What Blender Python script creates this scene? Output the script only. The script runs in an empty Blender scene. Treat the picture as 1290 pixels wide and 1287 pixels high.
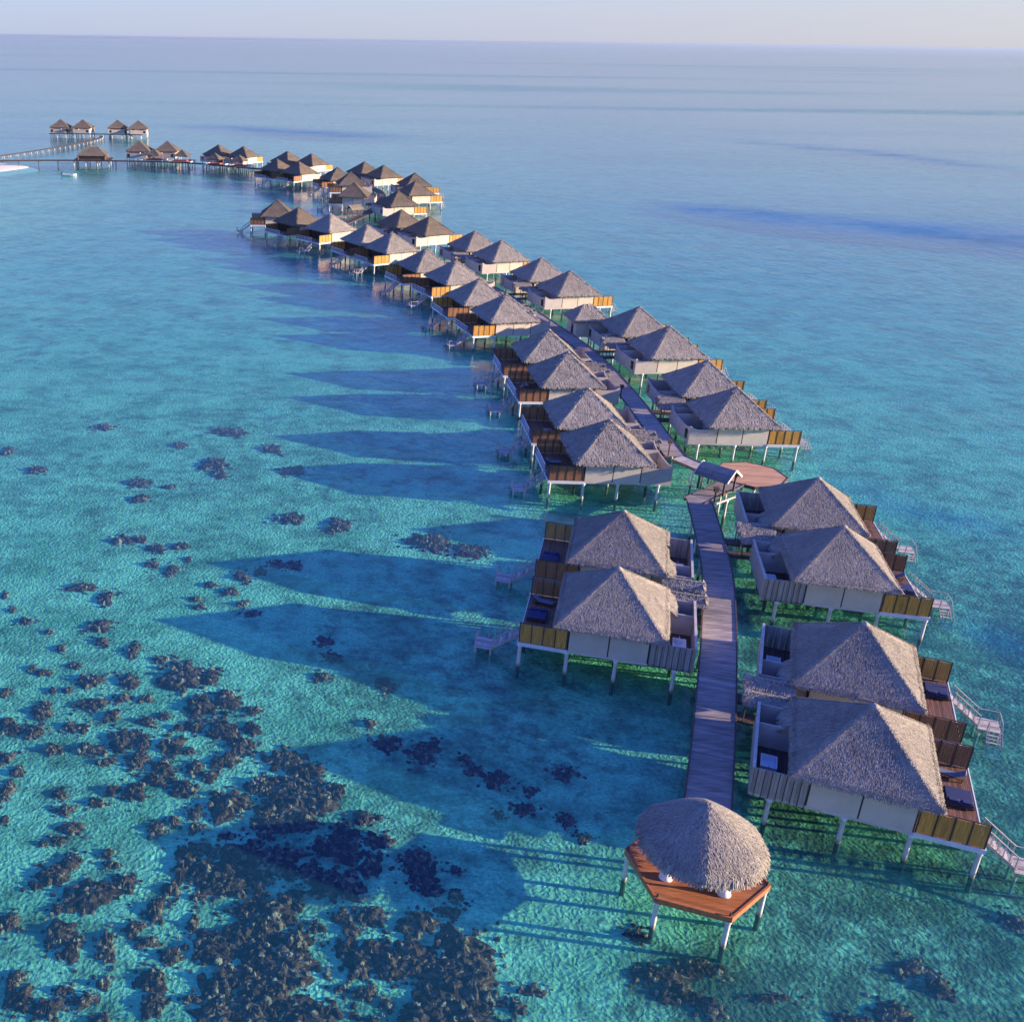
import bpy, math, random
import numpy as np
from mathutils import Vector, Matrix
R = math.radians
random.seed(7); rng = np.random.default_rng(7)
scene = bpy.context.scene
col = scene.collection

# ------------------------------------------------------------------ camera
cam_d = bpy.data.cameras.new('camera')
cam = bpy.data.objects.new('camera', cam_d); col.objects.link(cam)
PITCH, ROLL, CAM_H = 0.4168, -0.0136, 53.8
fw = Vector((0, math.cos(PITCH), -math.sin(PITCH)))
rt = Vector((1, 0, 0)); up = rt.cross(fw)
rt2 = math.cos(ROLL)*rt - math.sin(ROLL)*up
up2 = math.sin(ROLL)*rt + math.cos(ROLL)*up
cam.matrix_world = Matrix(((rt2.x, up2.x, -fw.x, 0), (rt2.y, up2.y, -fw.y, 0), (rt2.z, up2.z, -fw.z, CAM_H), (0, 0, 0, 1)))
cam_d.sensor_width = 36.0
cam_d.lens = 36.0*1343.2/1290.0
cam_d.shift_x = (645.0-383.9)/1290.0
cam_d.clip_start = 0.5
cam_d.clip_end = 200000.0
scene.camera = cam

# ------------------------------------------------------------------ sky and sun
SUN_EL, SUN_AZ = R(13.3), R(-10.0)          # azimuth from +x, anticlockwise
sun_dir = Vector((math.cos(SUN_EL)*math.cos(SUN_AZ), math.cos(SUN_EL)*math.sin(SUN_AZ), math.sin(SUN_EL)))
SKY = [(0.0, (0.375, 0.39, 0.49)), (0.07, (0.35, 0.395, 0.545)), (0.2, (0.19, 0.29, 0.62)), (0.45, (0.07, 0.155, 0.70)), (1.0, (0.03, 0.09, 0.68))]
world = bpy.data.worlds.new('World'); scene.world = world; world.use_nodes = True
wn = world.node_tree.nodes; wl = world.node_tree.links
bg = wn['Background']
sky = wn.new('ShaderNodeTexSky'); sky.sky_type = 'NISHITA'; sky.sun_disc = False
sky.sun_elevation = SUN_EL
sky.sun_rotation = math.atan2(sun_dir.x, sun_dir.y)
sky.altitude = 0; sky.air_density = 1.0; sky.dust_density = 0.6; sky.ozone_density = 3.0
# the low-sun Nishita sky is yellow at the horizon; the photographed evening air is lavender there and deep blue overhead
tc = wn.new('ShaderNodeTexCoord'); sx = wn.new('ShaderNodeSeparateXYZ'); wl.new(tc.outputs['Generated'], sx.inputs[0])
grad = wn.new('ShaderNodeValToRGB'); wl.new(sx.outputs['Z'], grad.inputs[0])
ge = grad.color_ramp.elements
for _ in range(3): ge.new(0.5)
for e_, (p_, c_) in zip(ge, SKY): e_.position = p_; e_.color = (*c_, 1)
gs = wn.new('ShaderNodeVectorMath'); gs.operation = 'SCALE'; gs.inputs['Scale'].default_value = 4.1
sdv = wn.new('ShaderNodeVectorMath'); sdv.operation = 'DOT_PRODUCT'; wl.new(tc.outputs['Generated'], sdv.inputs[0]); sdv.inputs[1].default_value = tuple(sun_dir)
smr = wn.new('ShaderNodeMapRange'); smr.inputs['From Min'].default_value = -0.55; smr.inputs['From Max'].default_value = 0.55; wl.new(sdv.outputs['Value'], smr.inputs['Value'])
sside = wn.new('ShaderNodeValToRGB'); wl.new(smr.outputs[0], sside.inputs[0])      # cooler away from the sun, pinker towards it
sside.color_ramp.elements[0].color = (0.80, 0.93, 1.10, 1); sside.color_ramp.elements[1].color = (1.12, 1.05, 0.94, 1)
smul = wn.new('ShaderNodeMix'); smul.data_type = 'RGBA'; smul.blend_type = 'MULTIPLY'; smul.inputs[0].default_value = 1.0
wl.new(grad.outputs[0], smul.inputs[6]); wl.new(sside.outputs[0], smul.inputs[7])
wl.new(smul.outputs[2], gs.inputs[0])
smx = wn.new('ShaderNodeMix'); smx.data_type = 'RGBA'; smx.inputs[0].default_value = 0.88
wl.new(sky.outputs[0], smx.inputs[6]); wl.new(gs.outputs[0], smx.inputs[7])
wl.new(smx.outputs[2], bg.inputs['Color'])
bg.inputs['Strength'].default_value = 0.15
sd = bpy.data.lights.new('sun', 'SUN'); sd.energy = 5.0; sd.angle = R(0.5); sd.color = (1.0, 0.80, 0.58)
so = bpy.data.objects.new('sun', sd); col.objects.link(so)
so.rotation_euler = (-sun_dir).to_track_quat('-Z', 'Y').to_euler()
scene.view_settings.view_transform = 'Standard'
scene.view_settings.look = 'None'
scene.view_settings.exposure = 1.27
scene.view_settings.gamma = 1.0
scene.cycles.max_bounces = 5
scene.cycles.diffuse_bounces = 3
scene.cycles.glossy_bounces = 2
scene.cycles.transparent_max_bounces = 12
scene.cycles.use_denoising = True
scene.cycles.caustics_reflective = False
scene.cycles.caustics_refractive = False

# ------------------------------------------------------------------ material helpers
def new_mat(name):
    m = bpy.data.materials.new(name); m.use_nodes = True
    nt = m.node_tree
    return m, nt, nt.nodes, nt.links, nt.nodes['Principled BSDF']

def N(nt, kind, **kw):
    n = nt.nodes.new(kind)
    for k, v in kw.items():
        if k in n.inputs: n.inputs[k].default_value = v
        else: setattr(n, k, v)
    return n

def ramp(nt, fac, stops):
    n = nt.nodes.new('ShaderNodeValToRGB')
    e = n.color_ramp.elements
    while len(e) < len(stops): e.new(0.5)
    for el, (p, c) in zip(e, stops):
        el.position = p; el.color = (*c, 1) if len(c) == 3 else c
    nt.links.new(fac, n.inputs[0])
    return n.outputs[0]

def mixc(nt, fac, a, b, mode='MIX'):
    n = nt.nodes.new('ShaderNodeMix'); n.data_type = 'RGBA'; n.blend_type = mode
    for sock, v in ((n.inputs[0], fac), (n.inputs[6], a), (n.inputs[7], b)):
        if hasattr(v, 'is_linked'): nt.links.new(v, sock)
        elif isinstance(v, (int, float)): sock.default_value = v
        else: sock.default_value = (*v, 1)
    return n.outputs[2]

def math_n(nt, op, a, b=0.0, clamp=False):
    n = nt.nodes.new('ShaderNodeMath'); n.operation = op; n.use_clamp = clamp
    for sock, v in ((n.inputs[0], a), (n.inputs[1], b)):
        if hasattr(v, 'is_linked'): nt.links.new(v, sock)
        else: sock.default_value = v
    return n.outputs[0]

def objcoord(nt, scale=(1, 1, 1), rot=(0, 0, 0)):
    t = nt.nodes.new('ShaderNodeTexCoord'); mp = nt.nodes.new('ShaderNodeMapping')
    mp.inputs['Scale'].default_value = scale; mp.inputs['Rotation'].default_value = rot
    nt.links.new(t.outputs['Object'], mp.inputs[0])
    return mp.outputs[0]

def noise(nt, vec, scale, detail=3, rough=0.55, dist=0.0):
    n = nt.nodes.new('ShaderNodeTexNoise')
    n.inputs['Scale'].default_value = scale; n.inputs['Detail'].default_value = detail
    n.inputs['Roughness'].default_value = rough; n.inputs['Distortion'].default_value = dist
    if vec is not None: nt.links.new(vec, n.inputs['Vector'])
    return n.outputs['Fac']

def attr(nt, name):
    n = nt.nodes.new('ShaderNodeAttribute'); n.attribute_name = name
    return n.outputs['Fac']

def bump(nt, h, strength, dist, normal=None):
    n = nt.nodes.new('ShaderNodeBump')
    n.inputs['Strength'].default_value = strength; n.inputs['Distance'].default_value = dist
    nt.links.new(h, n.inputs['Height'])
    if normal is not None: nt.links.new(normal, n.inputs['Normal'])
    return n.outputs[0]

def simple_mat(name, c, rough=0.7, var=0.25, scale=2.0, bumpd=0.0, stretch=(1, 1, 1), tone=True, bscale=None):
    """base colour with procedural wear; 'tone' is a per-face random value stored in the mesh"""
    m, nt, nd, lk, b = new_mat(name)
    v = objcoord(nt, stretch)
    oi = nt.nodes.new('ShaderNodeObjectInfo')
    f = noise(nt, v, scale, 4, 0.6)
    dark = tuple(x*(1-var) for x in c); light = tuple(min(1, x*(1+var)) for x in c)
    cc = ramp(nt, f, [(0.3, dark), (0.7, light)])
    if tone:
        t = math_n(nt, 'MULTIPLY_ADD', attr(nt, 'tone'), 0.7); t.node.inputs[2].default_value = 0.65
        cc = mixc(nt, 1.0, cc, t, 'MULTIPLY')
    o = math_n(nt, 'MULTIPLY_ADD', oi.outputs['Random'], 0.16); o.node.inputs[2].default_value = 0.92
    cc = mixc(nt, 1.0, cc, o, 'MULTIPLY')
    lk.new(cc, b.inputs['Base Color']); b.inputs['Roughness'].default_value = rough
    if bumpd:
        lk.new(bump(nt, noise(nt, v, bscale or scale*4, 4, 0.6), 0.6, bumpd), b.inputs['Normal'])
    return m

def thatch_mat(name, c_dark, c_light):
    m, nt, nd, lk, b = new_mat(name)
    v = objcoord(nt)
    oi = nt.nodes.new('ShaderNodeObjectInfo')
    sh = nt.nodes.new('ShaderNodeVectorMath'); sh.operation = 'ADD'; lk.new(v, sh.inputs[0])
    cx_ = nt.nodes.new('ShaderNodeCombineXYZ'); lk.new(math_n(nt, 'MULTIPLY', oi.outputs['Random'], 90.0), cx_.inputs[0]); lk.new(cx_.outputs[0], sh.inputs[1])
    big = noise(nt, sh.outputs[0], 0.45, 4, 0.65)
    fine = noise(nt, v, 6.0, 5, 0.7)
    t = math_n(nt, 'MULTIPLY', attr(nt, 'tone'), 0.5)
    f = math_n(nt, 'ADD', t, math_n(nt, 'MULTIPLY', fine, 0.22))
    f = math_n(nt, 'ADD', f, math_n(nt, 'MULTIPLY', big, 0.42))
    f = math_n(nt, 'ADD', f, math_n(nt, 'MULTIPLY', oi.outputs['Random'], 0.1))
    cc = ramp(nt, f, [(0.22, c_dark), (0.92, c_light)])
    lk.new(cc, b.inputs['Base Color']); b.inputs['Roughness'].default_value = 0.95
    b.inputs['Specular IOR Level'].default_value = 0.15
    lk.new(bump(nt, noise(nt, v, 14, 4, 0.7), 0.7, 0.06), b.inputs['Normal'])
    return m

M = {}
M['thatch'] = thatch_mat('weathered_thatch', (0.105, 0.097, 0.088), (0.54, 0.47, 0.38))
M['brown_thatch'] = thatch_mat('brown_thatch', (0.09, 0.075, 0.058), (0.30, 0.235, 0.165))
M['plaster'] = simple_mat('cream_plaster', (0.66, 0.56, 0.45), 0.85, 0.10, 0.6, 0.01)
M['seam'] = simple_mat('dark_seam', (0.035, 0.03, 0.028), 0.8)
M['grey_board'] = simple_mat('grey_board', (0.36, 0.32, 0.29), 0.8, 0.2, 1.5, 0.01, (4, 4, 0.6))
M['bath_plaster'] = simple_mat('pale_plaster', (0.50, 0.43, 0.39), 0.85, 0.12, 0.8, 0.01)
M['white'] = simple_mat('white_paint', (0.76, 0.76, 0.74), 0.6, 0.10, 1.2)
M['column'] = simple_mat('white_column', (0.74, 0.76, 0.75), 0.65, 0.14, 1.0, 0.0, (1, 1, 0.4))
m, nt, nd, lk, b = new_mat('white_column_tide_stained')
tcn = nt.nodes.new('ShaderNodeTexCoord'); sz_ = nt.nodes.new('ShaderNodeSeparateXYZ'); lk.new(tcn.outputs['Object'], sz_.inputs[0])
wob_ = noise(nt, tcn.outputs['Object'], 4.0, 3, 0.6)
hz_ = math_n(nt, 'ADD', sz_.outputs['Z'], math_n(nt, 'MULTIPLY', wob_, 0.5))
cc = ramp(nt, math_n(nt, 'MULTIPLY', hz_, 0.5), [(0.16, (0.10, 0.10, 0.06)), (0.27, (0.45, 0.46, 0.40)), (0.40, (0.76, 0.77, 0.75))])
lk.new(mixc(nt, 1.0, cc, ramp(nt, noise(nt, tcn.outputs['Object'], 2.5, 4, 0.6), [(0.3, (0.82, 0.80, 0.76)), (0.7, (1, 1, 1))]), 'MULTIPLY'), b.inputs['Base Color']); b.inputs['Roughness'].default_value = 0.65
M['column'] = m
M['beam'] = simple_mat('pale_beam', (0.60, 0.55, 0.50), 0.75, 0.12, 1.5)
M['deck'] = simple_mat('deck_boards', (0.20, 0.092, 0.052), 0.6, 0.35, 1.2, 0.012, (6, 0.7, 1))
M['screen'] = simple_mat('golden_boards', (0.60, 0.29, 0.05), 0.6, 0.28, 1.5, 0.01, (5, 5, 0.5))
M['shaded_brown_screen'] = simple_mat('shaded_brown_boards', (0.30, 0.135, 0.062), 0.6, 0.28, 1.5, 0.01, (5, 5, 0.5))  # darker copy of the golden boards, shade on the screens put into the colour
M['red_wood'] = simple_mat('red_brown_wood', (0.42, 0.15, 0.06), 0.55, 0.25, 1.2, 0.01, (0.6, 6, 1))
M['grey_wood'] = simple_mat('weathered_boards', (0.28, 0.23, 0.20), 0.75, 0.36, 1.0, 0.012, (0.5, 3, 1))
M['pale_wood'] = simple_mat('pale_grey_wood', (0.46, 0.41, 0.37), 0.75, 0.22, 2.0, 0.01)
M['dark_wood'] = simple_mat('dark_wood', (0.07, 0.048, 0.04), 0.7, 0.3, 2.0)
M['shingle'] = simple_mat('blue_grey_shingle', (0.23, 0.20, 0.18), 0.75, 0.25, 1.0, 0.02)
M['navy'] = simple_mat('navy_cushion', (0.018, 0.03, 0.105), 0.8, 0.15, 3.0)
M['grey_cloth'] = simple_mat('grey_cushion', (0.17, 0.20, 0.26), 0.85, 0.15, 3.0)
M['enamel'] = simple_mat('white_enamel', (0.80, 0.80, 0.80), 0.25, 0.03, 1.0)
M['salmon_wood'] = simple_mat('salmon_boards', (0.60, 0.32, 0.16), 0.6, 0.2, 1.2, 0.01, (0.6, 6, 1))
M['red_cloth'] = simple_mat('red_cloth', (0.35, 0.10, 0.09), 0.85, 0.2, 2.0)
m, nt, nd, lk, b = new_mat('dark_glass'); b.inputs['Base Color'].default_value = (0.012, 0.015, 0.02, 1); b.inputs['Roughness'].default_value = 0.12
M['glass'] = m
m, nt, nd, lk, b = new_mat('boat_paint'); b.inputs['Base Color'].default_value = (0.72, 0.78, 0.72, 1); b.inputs['Roughness'].default_value = 0.4
M['boat'] = m

# ------------------------------------------------------------------ mesh building
class MB:
    def __init__(s): s.v = []; s.f = []; s.t = []; s.n = 0
    def add(s, verts, faces, tone=0.5):
        o = s.n; s.v.extend(verts); s.n += len(verts)
        for f in faces: s.f.append(tuple(i+o for i in f)); s.t.append(tone)
        return s
    def box(s, x0, x1, y0, y1, z0, z1, tone=None, rz=0.0, about=None):
        if tone is None: tone = random.uniform(0.3, 0.7)
        P = [(x, y, z) for z in (z0, z1) for (x, y) in ((x0, y0), (x1, y0), (x1, y1), (x0, y1))]
        if rz:
            cx, cy = about if about else ((x0+x1)/2, (y0+y1)/2); c, sn = math.cos(rz), math.sin(rz)
            P = [(cx+c*(x-cx)-sn*(y-cy), cy+sn*(x-cx)+c*(y-cy), z) for x, y, z in P]
        return s.add(P, [(3, 2, 1, 0), (4, 5, 6, 7), (0, 1, 5, 4), (1, 2, 6, 5), (2, 3, 7, 6), (3, 0, 4, 7)], tone)
    def tube(s, p0, p1, r0, r1=None, n=8, tone=0.5, cap=True):
        r1 = r0 if r1 is None else r1
        p0 = Vector(p0); p1 = Vector(p1); d = (p1-p0).normalized()
        a = Vector((0, 0, 1)) if abs(d.z) < 0.9 else Vector((1, 0, 0))
        u = d.cross(a).normalized(); w = d.cross(u)
        P = []
        for p, r in ((p0, r0), (p1, r1)):
            for i in range(n):
                t = 2*math.pi*i/n; P.append(tuple(p + r*(math.cos(t)*u + math.sin(t)*w)))
        F = [(i, (i+1) % n, n+(i+1) % n, n+i) for i in range(n)]
        if cap: F += [tuple(range(n-1, -1, -1)), tuple(range(n, 2*n))]
        return s.add(P, F, tone)
    def lathe(s, prof, c=(0, 0), n=16, tone=0.5):
        P = []; F = []
        for r, z in prof:
            for i in range(n):
                t = 2*math.pi*i/n; P.append((c[0]+r*math.cos(t), c[1]+r*math.sin(t), z))
        for k in range(len(prof)-1):
            for i in range(n): F.append((k*n+i, k*n+(i+1) % n, (k+1)*n+(i+1) % n, (k+1)*n+i))
        F.append(tuple(range(n-1, -1, -1))); F.append(tuple((len(prof)-1)*n+i for i in range(n)))
        return s.add(P, F, tone)
    def prism(s, poly, z0, z1, tone=0.5):
        n = len(poly)
        P = [(x, y, z0) for x, y in poly] + [(x, y, z1) for x, y in poly]
        F = [tuple(range(n-1, -1, -1)), tuple(range(n, 2*n))] + [(i, (i+1) % n, n+(i+1) % n, n+i) for i in range(n)]
        return s.add(P, F, tone)
    def bar(s, p0, p1, w, h, tone=0.5):
        p0 = Vector(p0); p1 = Vector(p1); d = (p1-p0).normalized()
        side = Vector((-d.y, d.x, 0)); side = side.normalized() if side.length > 1e-6 else Vector((1, 0, 0))
        upv = side.cross(d)
        if upv.z < 0: upv = -upv
        P = []
        for p in (p0, p1):
            for a, c in ((-1, -1), (1, -1), (1, 1), (-1, 1)):
                P.append(tuple(p + side*a*w/2 + upv*c*h/2))
        return s.add(P, [(0, 1, 2, 3), (7, 6, 5, 4), (0, 4, 5, 1), (1, 5, 6, 2), (2, 6, 7, 3), (3, 7, 4, 0)], tone)
    def mesh(s, name, mat, smooth=False):
        me = bpy.data.meshes.new(name)
        me.from_pydata([tuple(p) for p in s.v], [], s.f)
        a = me.attributes.new('tone', 'FLOAT', 'FACE')
        a.data.foreach_set('value', np.array(s.t, dtype=np.float32))
        if isinstance(mat, (list, tuple)):
            for q in mat: me.materials.append(q)
        else: me.materials.append(mat)
        if smooth: me.shade_smooth()
        me.update()
        return me

def link(name, me, parent=None, loc=(0, 0, 0)):
    o = bpy.data.objects.new(name, me); col.objects.link(o); o.location = loc
    if parent is not None: o.parent = parent
    return o
def put(name, mb, mat, parent=None, smooth=False, loc=(0, 0, 0)):
    return link(name, mb.mesh(name, mat, smooth), parent, loc)
def tag(o, label=None, cat=None, group=None, kind=None):
    if label: o['label'] = label
    if cat: o['category'] = cat
    if group: o['group'] = group
    if kind: o['kind'] = kind
    return o
def thing(name, loc, rz, label, cat, group=None):
    o = bpy.data.objects.new(name, None); col.objects.link(o)
    o.location = loc; o.rotation_euler = (0, 0, rz); o.empty_display_size = 0.5
    return tag(o, label, cat, group)
def copy_tree(o, parent=None):
    c = o.copy(); col.objects.link(c); c.parent = parent
    for ch in list(o.children): copy_tree(ch, c)
    return c

CORAL = np.array([[float(q) for q in r.split()] for r in """-21.9 114.8 1.4 1.3;-19.7 115.1 0.9 1.1;-17.4 112.6 1.3 1.1;-14.5 113.4 1.1 1;-17.3 108.6 0.8 1.1;-14.9 107.2 0.8 1.3;-13.3 110 0.4 0.7;-24.1 102.7 1.9 1;-21.1 100.4 1 1.5;-20.6 94.6 1.4 1.3;-19.9 91.5 0.8 1.1;-23.8 90.2 0.6 0.7;-28.5 95.3 0.8 0.7;-25.6 93.3 0.4 0.5;-32.1 100.9 0.5 0.7;-30.5 97.8 0.4 0.6;-24.4 85.7 0.8 0.7;-25.7 86.5 0.4 0.6;-21.7 87.1 0.7 0.5;-19.8 84.4 1.5 1.2;-16.2 84.5 1.1 1.4;-13.7 88.3 0.8 0.8;-16.6 90 0.8 1.4;-11.3 85.2 2.2 2.5;-8.7 85.3 0.9 1.6;-9.1 80.7 1.6 1.8;-6.9 81.5 1.3 1.7;-4.5 80 1 0.7;-6.9 77 1.8 1.5;-4.4 77.3 0.9 1.2;-9.3 77.5 0.9 1.1;-10.7 77.2 0.6 0.6;-5.3 75 1.4 1.2;-6.2 72.8 1.3 1.2;-18.9 80.7 1.4 1.1;-16.8 78.8 0.9 1;-12.1 79 0.6 0.6;-13.6 78 0.9 0.8;-23.2 79.3 1.1 1.4;-23.1 76.4 1 1.1;-25 76.7 1.1 0.9;-25.8 77.8 0.7 0.8;-20 77 0.8 0.8;-19 77 0.6 0.8;-17.9 73.9 1.2 1.1;-15.2 75.4 1.4 1.6;-13.5 75 0.8 1.5;-13.6 72.5 1 1.4;-11.1 74.7 1.2 1.4;-9.4 73.8 0.6 0.5;-20.9 73.9 0.8 0.8;-23.2 70.8 0.6 0.6;-24.5 72.7 0.7 1;-27.2 82.2 0.5 0.8;-8.8 71.6 0.8 1;-7.4 70.6 0.9 0.8;-11.3 71.5 1 1.1;-16.2 72.2 0.9 0.6;-22.9 82.8 0.4 0.5;-21.6 82.8 0.5 0.5;-11.6 100.6 0.7 0.7;-11 99 0.6 0.6;-7.9 102.2 0.9 0.9;-10.3 103.8 0.7 0.7;-6.5 99.6 0.7 0.7;-7 105.9 1.1 1.3;-4.9 107 0.8 1.3;-5.4 97.6 1 0.7;-14.3 81.6 0.8 0.7;-16.4 81.6 0.8 0.8;-23.4 68.2 0.7 1.4;-19.1 68 0.8 0.7;-18.3 66.2 1 0.6;-17.4 64.2 1 0.9;-18.1 62.8 0.6 0.6;-19.1 62.4 0.5 0.3;-11.9 70 1 0.9;-9.5 69 1.4 1.1;-13.3 68.4 1.2 1;-15 68.7 0.8 0.7;-16 67.1 0.7 0.6;-22.7 65 0.4 0.5;-5.7 67 1.9 1.9;-8.2 66 0.7 0.7;-11 64.2 0.8 0.8;-9.7 65.1 0.6 0.7;-8.1 64.3 0.6 0.6;-3.3 69.5 0.9 1.5;-2.8 65.2 0.8 1.9;-17.6 59.2 1.2 1.2;-16.6 60.6 0.8 1;-18.7 58.2 0.7 0.5;-14.2 61.4 0.5 0.5;-13.7 60.3 0.7 0.5;-14.4 57.3 2.2 1.5;-12.4 58.7 0.8 0.9;-16.6 55.9 0.5 0.5;-16 53.7 1.3 1.3;-15 52.3 0.8 1.1;-12.7 52.6 0.8 1.5;-19.7 54.7 0.9 0.9;-11.1 54.3 0.8 0.8;-9.9 56 0.8 1.2;-9.1 57.9 0.7 0.9;-10.1 53.1 0.8 0.6;-8.4 52.1 0.9 0.8;-8.4 60.8 0.9 1.6;-7 59.7 1.1 1.2;-5.1 58.3 1.8 0.9;-4.2 60.4 1.7 1.9;-7.5 62.1 1.1 0.7;-5.4 63.5 0.5 0.4;-7.2 54.8 0.6 0.9;-7.3 57.3 0.6 0.4;-3.8 56.2 0.9 0.8;-18.1 49.8 0.7 1;-17.4 48.5 0.9 1.3;-15.5 47.8 1.2 0.9;-14.7 49.1 0.7 0.5;-13.4 48.4 1 0.7;-9.4 50 1.1 1.1;-9.1 48.2 1 1.1;-12.4 49.7 0.5 0.5;-12 46.8 1 0.7;-6.7 48.7 0.6 0.4;-5.8 52.8 1.4 1.3;-3.9 53.7 1.4 1.1;-2.6 52.1 1.1 1.9;-5 50 1.1 1.2;-3.3 50.1 1.2 1.3;-5 47.8 1.2 1.1;-2.9 47.8 1.4 1.2;-1.2 72.9 2 1.5;0.5 71.4 1.4 1.5;-0.7 67.9 2.2 2.3;1.2 67.9 1.6 1.6;2.8 69.1 0.8 0.9;-1.8 64.8 1.8 1.1;0.2 65.1 1 1.1;4.8 65.9 1.1 0.9;3.4 63.5 1.3 1.2;1.5 62.8 0.5 0.8;5.8 63.1 1.1 1;-4.7 61.7 2.2 1;-1.1 61.6 1.5 0.9;7.7 84.6 1.1 1.1;2.2 92.1 0.9 1.1;3.1 89 1.1 0.9;1.8 85.7 1 0.8;7.4 75.4 1.3 1.2;6 78.3 0.7 0.7;-1.1 60.7 1.2 1.3;0.8 59.6 1.1 0.9;3.2 62.1 1.6 1.6;5.2 60.6 1.1 1.3;2.7 58.5 1.6 1.6;1.5 62.3 0.6 0.7;-2.8 59.2 0.7 1.9;-0.3 57.7 1 0.5;8.5 61.6 1.2 0.9;8.8 59.8 1.4 1.5;9.4 58.4 1 0.8;11 57.7 0.6 0.8;10.3 56.2 1.2 0.6;8.2 55.2 1.4 1.3;-1.8 56 1.6 1.5;-2.6 54.1 1.1 1.8;-0.2 53.2 1.1 1.3;-0.9 51.3 1.9 1.7;-2 48.8 1.6 1.9;0.5 47.4 1.9 1.4;2.9 55.7 0.7 0.8;3.5 54.6 0.7 0.8;4.9 55.7 1 1.2;3.1 52.9 0.8 0.9;4.8 52.6 1.2 1.1;5.8 51.6 1.1 1.4;3.9 51.5 1.1 0.9;7.3 52.1 1.5 1.4;10.9 52.9 1.5 2;9.2 50.1 1.7 2;11.3 50.2 1.3 2;8 47.8 1.9 1.4;10.4 47.6 1.9 1.2;4.2 49.2 0.8 0.7;5.5 48.4 0.5 0.6;2.8 49.6 0.5 0.4;1.2 54.7 0.6 0.7;4.6 47 0.6 0.6;6.8 47.2 0.6 0.6;11.3 60.2 0.5 0.5;13.6 48.3 0.5 0.8;10.5 74.4 1.4 1.7;15.9 70.8 1.1 1.3;14.3 71.7 0.9 0.8;17.5 67.1 0.9 0.9;21.6 71.5 1.1 1;13.7 73.3 0.6 0.7;15.5 66.4 0.5 0.5;18.4 69.3 0.6 0.6;20.5 65.9 0.8 0.7;21.3 63.7 0.6 0.7;14.9 49.6 0.8 0.6;-37 136.9 1.3 1.5;-22.5 132.8 1.5 1.7;-21.5 127.4 1.3 1.3;-11.8 153.5 2.4 2.1;-18.6 147.5 1 1.5;-5 146.4 1.7 1.6;-13 139.7 2.2 2.1;-11.6 136.1 1.1 1.7;-1.7 137.9 1.6 2.1;-31.2 154.9 1.5 1.5;-43 144.1 1.1 1.7;-18.1 131.6 0.8 1.1;15 115.5 2.4 2.8;19.4 113.4 2.3 1.9;-1.7 121.8 1.7 1.8;4.2 120.2 1.5 2.4;-3.2 109.1 0.9 1;-1.4 108.7 1.1 1.2;39.8 51.8 1.1 0.8;41 50.4 1.1 1.3;29.9 49.3 1.3 0.4;36.9 48.3 1.3 1.1;34.3 47.7 1.3 0.5;49.2 56 0.9 1.1;23.5 51 1.7 0.9;25.9 51.6 1.7 0.9;24.1 49.5 1.6 0.9;25.7 48.5 1.1 0.9;22.8 54.2 0.9 0.8""".split(';')])
# ------------------------------------------------------------------ lagoon depth (shared by sea bed and water)
def fnoise(seed):
    r = np.random.default_rng(seed)
    k = r.normal(size=(14, 2)); k /= np.linalg.norm(k, axis=1)[:, None]
    k *= r.uniform(0.5, 1.8, 14)[:, None]; ph = r.uniform(0, 6.28, 14)
    def f(x, y): return np.mean([np.sin(x*a+y*b_+p) for (a, b_), p in zip(k, ph)], axis=0)*1.9
    return f
fn1, fn2, fn3 = fnoise(1), fnoise(2), fnoise(3)
STREAKS = [  # dark deeper channels: x, y, half length, half width, direction, strength
    (150, 386, 24, 13, -50, 1.0), (182, 358, 38, 18, -38, 0.85), (232, 330, 46, 26, -30, 0.6), (0, 705, 60, 24, -28, 0.9), (-62, 742, 40, 24, -20, 0.4),
    (310, 612, 90, 12, -62, 0.7), (82, 121, 8, 4, -30, 0.28), (76, 131, 6, 3, -35, 0.22), (72, 92, 4, 3, -60, 0.3)]
def smooth(e0, e1, x):
    t = np.clip((x-e0)/(e1-e0), 0, 1); return t*t*(3-2*t)
def depth(x, y):
    """0 = pale shallow sand, 1 = dark blue deep water"""
    x = np.asarray(x, float); y = np.asarray(y, float)
    wx = x + 9*fn1(x/25, y/25); wy = y + 9*fn2(x/25, y/25)
    d = 0.05 + 0.22*smooth(110, 300, y - 0.25*np.abs(x)*(x < 0)) + 0.16*smooth(30, 140, x - 0.1*y + 20)
    d = d + 0.10*fn3(x/60, y/60)*smooth(60, 250, y)
    for cx, cy, a, w, ang, s in STREAKS:
        c, sn = math.cos(R(ang)), math.sin(R(ang))
        u = ((wx-cx)*c + (wy-cy)*sn)/a; v = (-(wx-cx)*sn + (wy-cy)*c)/w
        d = d + s*np.exp(-(u*u+v*v)**1.5)
    # bright shallows off the beach on the far left
    u = (wx+112)/36; v = (wy-370)/85
    d = d - 0.45*np.exp(-(u*u+v*v)**1.5)
    far = smooth(900, 3500, y)
    band = np.clip(0.5+0.9*fn1(x/900+3, y/420)+0.5*fn2(x/500, y/160), 0, 1)
    d = d*(1-far) + far*(0.35+0.35*band)
    return np.clip(d, 0.0, 1.4)
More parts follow.
